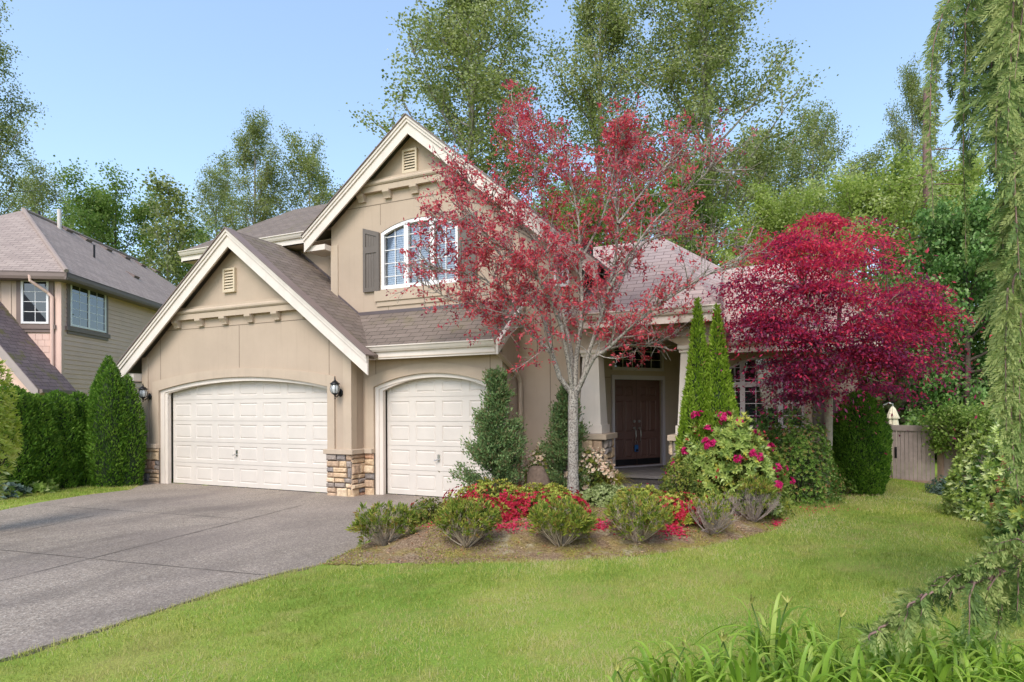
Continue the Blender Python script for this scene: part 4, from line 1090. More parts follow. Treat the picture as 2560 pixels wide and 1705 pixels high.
def leafmesh(name, mat, parent, C, D, N, L, W, rnd, loc, fold=.15):
    V, F = leaf_geo(C, D, N, L, W, fold); return np_mesh(name, V, F, mat, parent, rnd, False, loc)
def tubemesh(name, mat, parent, segs, loc, n=5):
    V, F = tubes_geo(segs, n); return np_mesh(name, V, F, mat, parent, None, True, loc)
def poly_segs(P, r0, r1, pw=1.):
    P = np.asarray(P, float); k = len(P)-1; t = np.linspace(0, 1, k+1)**pw; r = r0+(r1-r0)*t
    return [np.concatenate([P[i], P[i+1], [r[i], r[i+1]]]) for i in range(k)]
def bez(a, c, b, n):
    t = np.linspace(0, 1, n)[:, None]; return (1-t)**2*a+2*t*(1-t)*c+t**2*b

# ------------------------------------------------------------------ broad-leaved trees
def grow_tree(seed, Ht, r0, cb, W, nprim, e0, e1, shape, nsub=6, curve=.25, wob=.02):
    g = np.random.default_rng(seed); segs = []; cl = []
    T = np.linspace(0, 1, 14); wx = np.cumsum(g.normal(0, wob*Ht/14, 14)); wy = np.cumsum(g.normal(0, wob*Ht/14, 14))
    TP = np.stack([wx, wy, T*Ht], 1); TP[0, :2] = 0; rad = r0*(1-T*.97)**.85
    for i in range(13): segs.append(np.concatenate([TP[i], TP[i+1], [rad[i], rad[i+1]]]))
    for k in range(nprim):
        t = cb+(1-cb)*(k+.5)/nprim*.98; tp = (t-cb)/(1-cb)
        p = np.array([np.interp(t, T, TP[:, j]) for j in range(3)]); az = k*2.39996+g.normal(0, .35)
        L = W*shape(tp)*g.uniform(.75, 1.15); el = math.radians(e0+(e1-e0)*tp+g.normal(0, 7))
        d = np.array([math.cos(az)*math.cos(el), math.sin(az)*math.cos(el), math.sin(el)])
        end = p+d*L; ctl = p+d*L*.5-np.array([0, 0, curve*L*.5]); B = bez(p, ctl, end, 7)
        rr = min(np.interp(t, T, rad)*.5, .012+.018*L); segs += poly_segs(B, rr, .008)
        for s in g.uniform(.2, 1, nsub):
            q = np.array([np.interp(s, np.linspace(0, 1, 7), B[:, j]) for j in range(3)])
            d2 = unit(d+g.normal(0, .62, 3)+np.array([0, 0, .12])); l2 = L*g.uniform(.22, .45)*(1.15-.5*s)+.2
            B2 = np.stack([q, q+d2*l2*.5+g.normal(0, .05, 3), q+d2*l2+np.array([0, 0, .06*l2])]); segs += poly_segs(B2, rr*.4, .005)
            for u_ in np.linspace(.3, 1, 4): cl.append(B2[0]+(B2[2]-B2[0])*u_)
        for s in np.linspace(.55, 1, 4): cl.append(np.array([np.interp(s, np.linspace(0, 1, 7), B[:, j]) for j in range(3)]))
    cl.append(TP[-1]); return np.array(segs), np.array(cl)
def tree_leaves(g, cl, n, sig, L, W, droop=.2, vs=.8):
    i = g.integers(0, len(cl), n); off = g.normal(0, 1, (n, 3))*sig; off[:, 2] *= vs
    C = cl[i]+off; D = unit(g.normal(0, 1, (n, 3))+np.array([0, 0, -droop])); N = unit(g.normal(0, .7, (n, 3))+np.array([0, 0, .7]))
    rnd = np.clip(.55*g.random(len(cl))[i]+.45*g.random(n), 0, 1)
    return C, D, N, L*g.uniform(.7, 1.25, n), W*g.uniform(.7, 1.25, n), rnd
SHAPES = {'cotton': lambda t: .45+.62*math.sin(PI*min(1, t*.9+.08))**.8*(1-.35*t), 'round': lambda t: (.25+.85*math.sin(PI*(.12+.82*t))), 'cone': lambda t: 1.02-.85*t, 'col': lambda t: .8*math.sin(PI*(.15+.8*t))+.2}
def tree_proto(seed, kind, leaf, bark, Ht, W, n, L, Wd, sig, cb=.2, nprim=46, e0=20, e1=65, r0=.3, nsub=6, vs=.8, curve=.25):
    root = empty('tree', (0, 0, 0)); segs, cl = grow_tree(seed, Ht, r0, cb, W, nprim, e0, e1, SHAPES[kind], nsub, curve); g = np.random.default_rng(seed+1)
    tubemesh('trunk', bark, root, segs, None); A = tree_leaves(g, cl, n, sig, L, Wd, .25, vs); leafmesh('crown', leaf, root, *A, None); TOP[root.children[0].data.name] = float(np.percentile(A[0][:, 2], 99.7)); return root
BG = 'trees behind the houses'; TOP = {}
def plant(root, u, d, vtop, label, rot, cat='tree', sx=1., H0=None, name=None, zb=-.1, group=BG):
    """stand a tree at picture column u and depth d, its top at picture row vtop"""
    p = pd(u, 1016, d); zt = pd(u, vtop, d)[2]; s = (zt-zb)/TOP.get(root.children[0].data.name, H0)
    root.location = (p[0], p[1], zb); root.rotation_euler = (0, 0, rot); root.scale = (s*sx, s*sx, s); tag(root, label, cat, group)
    return root
c1 = tree_proto(3, 'cotton', ML['cotton'], BK['grey'], 24, 5.2, 62000, .125, .105, .30, .16, 60, 32, 68, .32, 7)
c2 = tree_proto(8, 'cotton', ML['cotton'], BK['grey'], 24, 4.0, 38000, .125, .105, .28, .18, 50, 38, 70, .28, 7)
c3 = tree_proto(15, 'cotton', ML['cotton'], BK['grey'], 20, 4.6, 30000, .13, .11, .28, .15, 44, 35, 65, .24, 7)
g1 = tree_proto(21, 'round', ML['maple_g'], BK['brown'], 13, 5.0, 42000, .15, .125, .30, .18, 44, 10, 60, .25, 7)
y1 = tree_proto(26, 'round', ML['maple_y'], BK['brown'], 12, 4.6, 46000, .135, .115, .28, .12, 44, 5, 60, .22, 7, .5)
d1_ = tree_proto(33, 'round', ML['deep'], BK['brown'], 11, 4.4, 34000, .20, .18, .30, .14, 50, 0, 55, .26, 7, .45)
b1 = tree_proto(38, 'col', ML['cotton'], BK['grey'], 15, 2.2, 6500, .18, .15, .34, .3, 34, 30, 60, .15, 5)
CW = 'tree'
plant(c1, 1185, 33, -130, 'tall full cottonwood rising directly behind the peak of the upper gable', .3, H0=24, sx=1.3)
plant(copy_tree(c2), 1512, 36, -120, 'tall open cottonwood with a bare trunk between the two fullest cottonwoods', 1.0, H0=24, sx=1.15)
plant(copy_tree(c1), 1775, 32, -150, 'widest tall cottonwood behind the porch roof, right of the red leaved plum', 2.4, H0=24, sx=1.25)
plant(c2, 640, 40, 285, 'cottonwood left of the upper gable, tallest one above the garage roof', 2.2, H0=24, sx=.95)
plant(copy_tree(c3), 775, 42, 335, 'smaller cottonwood touching the left rake of the upper gable', .4, H0=20, sx=1.0)
plant(c3, 545, 44, 395, 'thin cottonwood at the left flank of the tallest one above the garage roof', 3.1, H0=20, sx=.8)
plant(g1, 285, 36, 448, 'round green maple behind the ridge of the neighbouring roof', .2, H0=13, sx=.95)
plant(b1, 415, 34, 440, 'slender thin crowned tree with a bare trunk between the two houses', .9, H0=15)
plant(copy_tree(c3), 110, 38, 410, 'cottonwood behind the left end of the neighbouring roof', 1.9, H0=20, sx=1.05)
plant(copy_tree(c1), -120, 27, -60, 'cottonwood cut off by the left edge of the photo, branches reaching in', 5.2, H0=24, sx=.92)
plant(copy_tree(c3), 2035, 40, 250, 'pointed cottonwood standing alone in the gap left of the weeping cedar', 4.2, H0=20, sx=.9)
plant(copy_tree(c2), 2290, 36, 165, 'sparse cottonwood half hidden behind the thin weeping cedar strands', 5.0, H0=24, sx=.72)
plant(copy_tree(c3), 1930, 44, 330, 'dim cottonwood low between the widest and the pointed cottonwood', .8, H0=20, sx=1.2)
plant(copy_tree(c3), 2160, 42, 370, 'dim cottonwood just right of the pointed cottonwood', 2.8, H0=20, sx=1.2)
plant(copy_tree(g1), 1450, 29, 470, 'green maple behind the right slope of the upper gable', 1.2, H0=13, sx=1.0)
plant(copy_tree(g1), 1690, 30, 430, 'green maple behind the apex of the porch roof', 2.6, H0=13, sx=1.0)
plant(y1, 1950, 26, 470, 'yellow green maple above the ridge of the right wing', .5, H0=12, sx=.95)
plant(copy_tree(y1), 2210, 23, 410, 'large yellow green maple right of the red japanese maple top', 2.5, H0=12, sx=1.05)
plant(copy_tree(y1), 2395, 27, 390, 'yellow green maple directly behind the weeping cedar', 4.0, H0=12, sx=1.0)
plant(d1_, 2420, 17.5, 500, 'deep green maple over the fence, right of the garden gate', .7, H0=11, sx=.78)
plant(copy_tree(d1_), 2610, 19, 560, 'deep green maple at the right edge behind the laurel', 2.7, H0=11, sx=.9)
# a bare conifer trunk behind the gate
p = pd(2325, 1016, 20.5); t = empty('tree', (p[0], p[1], -.2), 0, 'thick bare conifer trunk with a knot beyond the fence', 'tree')
g = np.random.default_rng(5); P = np.stack([g.normal(0, .02, 9), g.normal(0, .02, 9), np.linspace(0, 13, 9)], 1)
sg = poly_segs(P, .23, .12)
for k in range(40):
    z = g.uniform(2.6, 12); a = g.uniform(0, 6.28); l = g.uniform(.6, 2); q = np.array([0, 0, z]); d = np.array([math.cos(a), math.sin(a), g.uniform(-.3, .1)]); sg += poly_segs(np.stack([q, q+d*l*.5, q+d*l+[0, 0, -.1*l]]), .025, .006)
tubemesh('trunk', BK['cedar'], t, sg, None, 10)
m = MB(); m.lathe([(.0, .04), (.05, .035), (.08, .0)], n=10); kn = m.build('knot', BK['dark'], t); kn.location = (.1, -.2, 2.15); kn.rotation_euler = (PI/2, 0, .5)

# dense undergrowth beyond the fence and between the trunks
def bush_proto(seed, leaf, R, Ht, n, L, W, name='bush'):
    g = np.random.default_rng(seed); root = empty(name, (0, 0, 0)); cl = []; sg = []
    for k in range(60):
        a = g.uniform(0, 6.28); e = math.acos(g.uniform(0, 1)); rr = g.uniform(.45, 1)
        q = np.array([R*math.sin(e)*math.cos(a), R*math.sin(e)*math.sin(a), Ht*math.cos(e)])*rr; cl.append(q)
        sg += poly_segs(bez(np.zeros(3)+[g.normal(0, .05), g.normal(0, .05), 0], np.array([q[0]*.3, q[1]*.3, q[2]*.6]), q, 4), .022, .005)
    cl = np.array(cl); tubemesh('stem', BK['brown'], root, sg, None, 4); C, D, N, l, w, rnd = tree_leaves(g, cl, n, R*.2, L, W, .2, 1.); C[:, 2] = np.maximum(C[:, 2], .02)
    leafmesh('foliage', leaf, root, C, D, N, l, w, rnd, None); return root
ub = bush_proto(50, ML['wood'], 1.6, 3.2, 11000, .15, .12)
UL = ['behind the gate, left of the bare conifer trunk', 'behind the gate, right of the bare conifer trunk', 'beyond the fence above the vine', 'beyond the fence behind the laurel', 'far behind the red japanese maple and clipped dome', 'farthest right beyond the fence']
for k, (u, d, vt) in enumerate(((2240, 21, 830), (2385, 22.5, 820), (2450, 19.5, 900), (2540, 20, 900), (2150, 24, 700), (2640, 21, 860))):
    plant(ub if k == 0 else copy_tree(ub), u, d, vt, 'dull green woodland bush '+UL[k], k*1.1, 'bush', H0=3.6, zb=-.25, group='woodland bushes beyond the fence')
wl = [(-9.5, 12), (-6.5, 14), (9, 22), (14, 20), (19, 18), (4, 24)]
gw = np.random.default_rng(91); Cw = []
for (x0, y0, x1, y1_, zt) in ((-60, 30, -16, 34, 6), (-14, 32, 40, 36, 6), (22, 26, 60, 24, 7)):
    k = 6000; a = gw.random(k)[:, None]; q = np.array([x0, y0])*(1-a)+np.array([x1, y1_])*a+gw.normal(0, 1.2, (k, 2)); Cw.append(np.column_stack([q, gw.random(k)**.8*zt*(.75+.25*np.sin(q[:, 0]*.9))]))
Cw = np.concatenate(Cw); k = len(Cw)
o = leafmesh('woodland_edge', ML['wood'], None, Cw, rdir(k, gw), rdir(k, gw), .5, .4, gw.random(k), None); tag(o, 'hazy mass of woodland undergrowth far behind both houses', 'woodland', None, 'stuff')

# ------------------------------------------------------------------ clipped evergreens
def column_foliage(g, H0, prof, n, L=.075, W=.028, lob=.06, x0=0, y0=0, out=.55, up=.85, cap=True):
    t = g.random(n*3); r = np.array([prof(a) for a in t]); keep = g.random(n*3) < (r/max(r.max(), 1e-6)+.05); t = t[keep][:n]; r = r[keep][:n]; n = len(t)
    az = g.random(n)*2*PI; ph = g.random(6)*6.28
    lump = 1+lob*(np.sin(3*az+7*t+ph[0])+np.sin(5*az-11*t*H0+ph[1])*.7+np.sin(9*az+17*t*H0*.6+ph[2])*.6)
    sh = 1-np.abs(g.normal(0, .07, n)); rr = r*lump*sh
    C = np.stack([x0+rr*np.cos(az), y0+rr*np.sin(az), t*H0], 1); o = np.stack([np.cos(az), np.sin(az), np.zeros(n)], 1)
    D = unit(o*out+np.array([0, 0, up])+g.normal(0, .33, (n, 3))); tn = np.stack([-np.sin(az), np.cos(az), np.zeros(n)], 1)
    N = unit(np.cross(D, o)*.0+tn*g.normal(0, .8, n)[:, None]+o*.6+g.normal(0, .3, (n, 3)))
    return C, D, N, L*g.uniform(.6, 1.35, n), W*g.uniform(.7, 1.3, n), np.clip(g.normal(.45+.12*np.sin(5*az+9*t), .22, n), 0, 1)
def evergreen(base, cols, label, mat, seed, n, L=.075, W=.028, group=None, name='arborvitae'):
    root = empty(name, tuple(base), 0, label, 'evergreen shrub', group); g = np.random.default_rng(seed); parts = []; core = MB(); sg = []
    for (dx, dy, H0, prof, fr) in cols:
        parts.append(column_foliage(g, H0, prof, int(n*fr), L, W, .05, dx, dy))
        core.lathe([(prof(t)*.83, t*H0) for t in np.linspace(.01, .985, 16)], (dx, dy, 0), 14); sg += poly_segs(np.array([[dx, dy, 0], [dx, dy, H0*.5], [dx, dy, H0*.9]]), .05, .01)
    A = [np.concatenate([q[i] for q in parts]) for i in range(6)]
    leafmesh('foliage', mat, root, *A, None, .1); core.build('inner_foliage_fill', ML['core'], root, smooth=True); tubemesh('stem', BK['brown'], root, sg, None); return root  # core: added dark solid that stops light passing through the sprays
def scale_at(d): return d/1464.6
# clipped arborvitae at the garage corner
b_ = pd(280, 1210, 13.45); b_[2] = -.04; sc = scale_at(13.45); Hh = (1212-884)*sc
pr = lambda t: (.36+.10*math.sin(PI*min(t*1.4, 1)))*(1 if t < .66 else max(0.02, (1-((t-.66)/.34)**1.5)))
evergreen(b_, [(-.12, .0, Hh, lambda t: pr(t)*.95, .45), (.10, -.08, Hh*.93, lambda t: pr(t)*.9, .35), (.27, .18, Hh*.86, lambda t: pr(t)*.7, .2)], 'tall clipped arborvitae with three tips at the left corner of the garage', ML['arb'], 61, 26000)
# hedge
hl = ['dark clipped arborvitae, rightmost of the left hedge', 'dark clipped arborvitae, second from the right in the left hedge', 'dark clipped arborvitae, third from the right in the left hedge', 'dark clipped arborvitae, leftmost of the left hedge behind the yellow shrub']
for k, (u, d, vt, wd) in enumerate(((196, 13.3, 972, 46), (142, 12.9, 968, 52), (84, 12.4, 975, 52), (24, 12.0, 950, 56))):
    q = pd(u, 1210, d); q[2] = -.03; H0 = (1016-vt)*scale_at(d)+1.76; R0 = wd*scale_at(d)
    evergreen(q, [(0, 0, H0, (lambda R0: lambda t: R0*(.82+.3*math.sin(PI*min(t*1.3, 1)))*(1 if t < .8 else max(.03, 1-((t-.8)/.2)**2.2)))(R0), 1)], hl[k], ML['arb'], 70+k, 14000, group='arborvitae hedge on the left')
# twin topped arborvitae at the porch
d = 9.4; q = pd(1778, 1210, d); q[2] = .12; sc = scale_at(d)
def twp(R0): return lambda t: R0*(.86+.2*math.sin(PI*min(1, t*1.6)))*(1 if t < .28 else max(.02, 1-((t-.28)/.72)**1.25*.97))
Hl = (1016-742)*sc+1.76-.12; Hr = (1016-752)*sc+1.76-.12
evergreen(q, [(-.19, 0, Hl*.985, twp(.31), .5), (.11, .03, Hr*.97, twp(.33), .5)], 'bright tall arborvitae with twin pointed tops before the porch', ML['arb_l'], 80, 30000, L=.065, W=.024)
# dark dome beside the gate
d = 11.2; q = pd(2150, 1222, d); q[2] = H(q[0], q[1]); H0 = (1016-985)*scale_at(d)+1.76-q[2]; R0 = 66*scale_at(d)
evergreen(q, [(0, 0, H0, lambda t: R0*(.74+.3*math.sin(PI*min(1, t*1.25)))*(1 if t < .72 else max(.03, (1-((t-.72)/.28)**2.4)**.7)), 1)], 'dark dome clipped arborvitae between the red maple and the gate', ML['arb'], 84, 24000, L=.055, W=.022)

# ------------------------------------------------------------------ twin junipers
def juniper(base, Ht, R, seed, label):
    root = empty('juniper', tuple(base), 0, label, 'conifer', 'junipers before the entry wall'); g = np.random.default_rng(seed); sg = poly_segs(np.array([[0, 0, 0], [.02, 0, Ht*.5], [0, .01, Ht*.97]]), .05, .006); Cs, Ds, Rn = [], [], []
    for k in range(150):
        t = g.random()**.85; az = k*2.4+g.normal(0, .4); L = R*(1.05-.92*t)*g.uniform(.5, 1.15)+.05; z = t*Ht*.93+.03
        d = unit(np.array([math.cos(az), math.sin(az), .55+.5*t])); p0 = np.array([0, 0, z]); e = p0+d*L; B = bez(p0, p0+d*L*.5-[0, 0, .08*L], e, 5); sg += poly_segs(B, .012, .004)
        n = int(330*(L+.08)); s = g.uniform(.25, 1.08, n); C = p0+d*L*s[:, None]+g.normal(0, .035+.05*L*.6, (n, 3)); Cs.append(C); Ds.append(unit(d*.8+[0, 0, .35]+g.normal(0, .5, (n, 3)))); Rn.append(np.clip(g.normal(.35+.3*s, .2, n), 0, .93 if g.random() > .06 else 1))
    C = np.concatenate(Cs); C[:, 2] = np.maximum(C[:, 2], .01); D = np.concatenate(Ds); n = len(C); tubemesh('trunk', BK['brown'], root, sg, None)
    leafmesh('foliage', ML['jun'], root, C, D, rdir(n, g), .06*g.uniform(.6, 1.3, n), .024, np.concatenate(Rn), None); return root
d = 9.85; q = pd(1240, 1210, d); q[2] = .1; juniper(q, (1016-918)*scale_at(d)+1.66, .66, 90, 'blue green juniper cone beside the single garage door')
d = 10.3; q = pd(1418, 1210, d); q[2] = .12; juniper(q, (1016-958)*scale_at(d)+1.6, .56, 93, 'blue green juniper cone directly behind the plum trunk')

# ------------------------------------------------------------------ rosette shrubs (azaleas, rhododendrons, low evergreens)
def dome_pts(g, n, rx, ry, h, emin=.0, lump=.12):
    az = g.random(n)*2*PI; ce = g.uniform(emin, 1, n); se = np.sqrt(1-ce**2); ph = g.random(4)*6.28
    k = 1+lump*(np.sin(3*az+ph[0])*se+np.sin(5*az+4*ce+ph[1])*.8+np.sin(8*az-6*ce+ph[2])*.5)
    P = np.stack([rx*se*np.cos(az), ry*se*np.sin(az), h*ce], 1)*k[:, None]; O = unit(np.stack([se*np.cos(az)/rx, se*np.sin(az)/ry, ce/h], 1)); return P, O
def rosettes(g, P, O, per, L, W, spread=.8, upb=.35):
    n = len(P); a = unit(np.cross(O, rdir(n, g))); b = np.cross(O, a); C, D, N = [], [], []
    for k in range(per):
        w = 2*PI*k/per+g.normal(0, .25, n); s = (np.cos(w)[:, None]*a+np.sin(w)[:, None]*b); d = unit(s*spread+O*.55+np.array([0, 0, upb*.5])+g.normal(0, .12, (n, 3))); C.append(P); D.append(d); N.append(unit(O-s*.3))
    C = np.concatenate(C); m_ = len(C); return C, np.concatenate(D), np.concatenate(N), L*g.uniform(.7, 1.2, m_), W*g.uniform(.8, 1.2, m_)
def mound(name, base, rx, ry, h, leaf, n, per, L, W, label, cat, seed, inner=None, flowers=(), stems=True, rz=0., group=None, emin=0., lump=.12, patchy=None):
    """dome shrub: leaf rosettes on the surface, an inner layer, stems; flowers = list of (material, count, petal length, petals, filter, clusters)"""
    base = np.asarray(base, float); root = empty(name, tuple(base), rz, label, cat, group); g = np.random.default_rng(seed)
    P, O = dome_pts(g, n, rx, ry, h, emin, lump); P *= (1-np.abs(g.normal(0, .07, n)))[:, None]
    C, D, N, l, w = rosettes(g, P, O, per, L, W); rn = np.tile(np.clip(g.normal(.5, .22, n), 0, 1), per); leafmesh('foliage', leaf, root, C, D, N, l, w, np.clip(rn+g.normal(0, .1, len(C)), 0, 1), None)
    k = int(n*1.3); P2, O2 = dome_pts(g, k, rx*.82, ry*.82, h*.85, emin*.8, lump); P2 *= g.uniform(.55, 1, k)[:, None]
    leafmesh('inner_foliage_fill', inner or ML['az_d'], root, P2, unit(O2+g.normal(0, .6, (k, 3))), rdir(k, g), L*1.15, W*1.4, g.random(k), None)
    if stems:
        sg = []
        for i in range(26): e = P[g.integers(0, n)]*.95; sg += poly_segs(bez(np.array([g.normal(0, .03), g.normal(0, .03), 0]), np.array([e[0]*.45, e[1]*.45, e[2]*.3]), e, 4), .012, .004)
        tubemesh('stem', BK['dark'], root, sg, None, 4)
    for (mt, cnt, pl, pet, filt, clus) in flowers:
        Pf, Of = dome_pts(g, cnt*6, rx*(1.02+.04*(clus > 2)), ry*(1.02+.04*(clus > 2)), h*(1.02+.03*(clus > 2)), emin, lump)
        if filt is not None: kx = filt(Pf, g); Pf, Of = Pf[kx], Of[kx]
        Pf, Of = Pf[:cnt], Of[:cnt]
        if clus > 1: Of0 = np.repeat(Of, clus, 0); dd = unit(Of0+g.normal(0, .75, Of0.shape)); Pf = np.repeat(Pf, clus, 0)+dd*pl*1.1; Of = dd
        if clus >= 8:
            for q_ in range(cnt):
                C, D, N, l, w = rosettes(g, Pf[q_*clus:(q_+1)*clus], Of[q_*clus:(q_+1)*clus], pet, pl, pl*.72, .95, 0); leafmesh('flower_truss', mt, root, C, D, N, l, w, g.random(len(C)), None)
            continue
        C, D, N, l, w = rosettes(g, Pf, Of, pet, pl, pl*.72, .95, 0); leafmesh('flower', mt, root, C, D, N, l, w, g.random(len(C)), None)
    return root
def spot(u, v, dz=0): return ground_at(u, v)
low = lambda zr: (lambda P, g: (P[:, 2] < zr+g.normal(0, .05, len(P))))
def at_(u, d, z=None):
    q = pd(u, 1300, d); q[2] = H(q[0], q[1])-.01 if z is None else z; return q
def hh(vtop, d, q): return (1016-vtop)*scale_at(d)+1.76-q[2]
# red azaleas
d = 8.5; q = at_(1235, d); h_ = hh(1205, d, q); mound('azalea', q, .70, .55, h_, ML['az'], 850, 6, .05, .018, 'azalea of red flowers under yellow green tips, left of the plum trunk', 'azalea', 101, None, [(ML['red'], 900, .038, 5, low(h_*.72), 1)], group='red azaleas in the front bed')
d = 8.35; q = at_(1365, d); h_ = hh(1215, d, q); mound('azalea', q, .62, .5, h_, ML['az'], 800, 6, .05, .018, 'azalea of red flowers under yellow green tips, at the foot of the plum trunk', 'azalea', 102, None, [(ML['red'], 760, .038, 5, low(h_*.74), 1)], group='red azaleas in the front bed')
d = 8.0; q = at_(1195, d); h_ = hh(1245, d, q); mound('azalea', q, .46, .36, h_, ML['az'], 420, 6, .045, .017, 'low red azalea at the front left of the red azalea mass', 'azalea', 103, None, [(ML['red'], 520, .038, 5, None, 1)], group='red azaleas in the front bed')
d = 8.15; q = at_(1690, d); h_ = hh(1238, d, q); mound('azalea', q, .5, .42, h_, ML['az'], 600, 6, .05, .018, 'red azalea between the grey twiggy shrubs on the right of the bed', 'azalea', 104, None, [(ML['red'], 640, .038, 5, low(h_*.8), 1)], group='red azaleas in the front bed')
d = 9.4; q = at_(1795, d); h_ = hh(1215, d, q); mound('azalea', q, .5, .4, h_, ML['az'], 620, 6, .05, .018, 'azalea with pale salmon flowers behind the grey twiggy shrubs', 'azalea', 105, None, [(ML['salmon'], 260, .038, 5, None, 1)])
d = 8.3; q = at_(1070, d); h_ = hh(1248, d, q); mound('azalea', q, .30, .28, h_, ML['boxy'], 520, 6, .035, .014, 'small green azalea with three orange flowers by the driveway edge', 'azalea', 106, ML['boxy'], [(ML['salmon'], 4, .045, 5, None, 2)])
d = 8.5; q = at_(1605, d); h_ = hh(1222, d, q); mound('azalea', q, .42, .38, h_, ML['az'], 600, 6, .05, .018, 'yellow green azalea with few red buds behind the middle twiggy shrub', 'azalea', 107, None, [(ML['red'], 22, .026, 5, None, 1)])
d = 9.2; q = at_(1520, d); h_ = hh(1218, d, q); mound('pieris', q, .48, .42, h_, m_leaf('pale_pieris_leaf', [(.14, .19, .05), (.24, .30, .09), (.36, .42, .16), (.46, .50, .24)], .35), 900, 6, .05, .018, 'pale variegated green shrub right of the plum trunk', 'shrub', 108, ML['az_d'])
d = 10.3; q = at_(1530, d); 
def grassy(q, n, Ht, sp, mat, label, seed, name='ornamental_grass', W=.012):
    g = np.random.default_rng(seed); root = empty(name, tuple(q), 0, label, 'ornamental grass'); V = []; F = []
    for k in range(n):
        a = g.uniform(0, 6.28); r = sp*g.uniform(.3, 1.2); p0 = np.array([g.normal(0, .05), g.normal(0, .05), 0]); e = np.array([math.cos(a)*r, math.sin(a)*r, Ht*g.uniform(.45, 1)]); B = bez(p0, np.array([e[0]*.3, e[1]*.3, Ht*1.15]), e, 6); s = np.array([-math.sin(a), math.cos(a), 0])*W/2
        b0 = len(V)
        for i, p_ in enumerate(B): f = (1-i/5.2)**.6; V += [p_+s*f, p_-s*f]
        F += [(b0+2*i, b0+2*i+1, b0+2*i+3, b0+2*i+2) for i in range(5)]
    np_mesh('foliage', V, F, mat, root, np.repeat(g.random(n), 5)); return root
grassy(q, 420, .55, .45, ML['az'], 'fine yellow green grass clump before the porch steps', 110)
# pale azalea behind the juniper
d = 10.5; q = at_(1352, d, .12); mound('azalea', q, .35, .3, hh(1132, d, q), ML['boxy'], 420, 5, .05, .02, 'cream flowered azalea left of the juniper behind the plum', 'azalea', 111, None, [(ML['cream'], 90, .045, 5, None, 3)], group='cream azaleas by the entry')
d = 10.2; q = at_(1480, d, .12); mound('azalea', q, .42, .36, hh(1135, d, q), ML['boxy'], 420, 5, .05, .02, 'cream flowered azalea between the juniper and the front door', 'azalea', 112, None, [(ML['cream'], 130, .045, 5, None, 3)], group='cream azaleas by the entry')
# rhododendron with crimson trusses
d = 9.05; q = at_(1818, d); h_ = hh(1052, d, q)
def upper(P, g): return (P[:, 2] > .25*P[:, 2].max())
mound('rhododendron', q, .88, .44, h_, ML['rho'], 980, 8, .095, .03, 'big pale leaved rhododendron with round crimson trusses before the window', 'rhododendron', 115, ML['boxy'], [(ML['pink'], 46, .042, 5, upper, 12), (ML['red'], 36, .022, 4, upper, 3)], emin=.02, lump=.09)
d = 11.9; q = at_(1905, d, .15); mound('rhododendron', q, .5, .36, hh(1040, d, q), ML['deep'], 300, 8, .13, .035, 'dark rhododendron with red trusses right below the wing window', 'rhododendron', 116, ML['deep'], [(ML['pink'], 5, .05, 5, upper, 10)])
# low evergreens at the porch
d = 8.9; q = at_(1700, d); mound('shrub', q, .34, .32, hh(1150, d, q), ML['boxy'], 900, 6, .03, .014, 'low rounded dark shrub at the right end of the porch steps', 'shrub', 118, ML['boxy'])
d = 8.95; q = at_(1868, d); mound('shrub', q, .62, .3, hh(1186, d, q), ML['boxy'], 1100, 6, .03, .014, 'long low clipped shrub at the foot of the big rhododendron', 'shrub', 119, ML['boxy'])
d = 10.2; q = at_(2000, d); mound('barberry', q, .66, .58, hh(1048, d, q), ML['barb'], 2300, 6, .045, .02, 'loose green barberry tinged orange, left of the red maple trunk', 'shrub', 120, ML['deep'], lump=.14)
d = 10.9; q = at_(2095, d); mound('shrub', q, .3, .25, hh(1195, d, q), ML['barb'], 180, 5, .04, .018, 'tiny reddish shrub at the foot of the dome clipped arborvitae', 'shrub', 121)
d = 11.6; q = at_(2372, d); mound('shrub', q, .34, .25, hh(1202, d, q), ML['bluegreen'], 420, 6, .05, .02, 'low blue green shrub in front of the fence right of the gate', 'shrub', 122, ML['deep'])
# laurel and right edge plants
d = 8.6; q = at_(2500, d); mound('laurel', q, .62, .6, hh(1085, d, q), ML['laurel'], 900, 7, .09, .032, 'glossy laurel in front of the fence at the right edge', 'laurel', 124, ML['deep'], lump=.14)
d = 6.6; q = at_(2590, d); mound('rhododendron', q, .42, .42, hh(1180, d, q), ML['rho'], 260, 8, .1, .032, 'pale leaved rhododendron with one mauve pink truss at the right edge', 'rhododendron', 125, ML['deep'], [(m_leaf('mauve_petal', [(.55, .22, .42), (.65, .32, .52)], .4), 7, .04, 5, upper, 8)])
d = 7.2; q = at_(2560, d); root = mound('photinia', q, .26, .26, hh(1110, d, q), m_leaf('coral_leaf', [(.42, .10, .07), (.55, .18, .11), (.45, .26, .12), (.30, .26, .08)], .4), 170, 6, .07, .022, 'coral red leaved young shrub among the right edge plants', 'shrub', 126, ML['laurel'])
# yellow green shrub at the left edge
d = 8.4; q = pd(-62, 1240, d); q[2] = -.02; mound('shrub', q, .42, .5, hh(880, d, q), m_leaf('yellow_shrub_leaf', [(.28, .38, .04), (.42, .52, .07), (.55, .62, .12), (.64, .68, .22)], .5), 900, 7, .10, .026, 'tall yellow green shrub cut off by the left edge', 'shrub', 128, ML['laurel'], lump=.1, emin=.42)
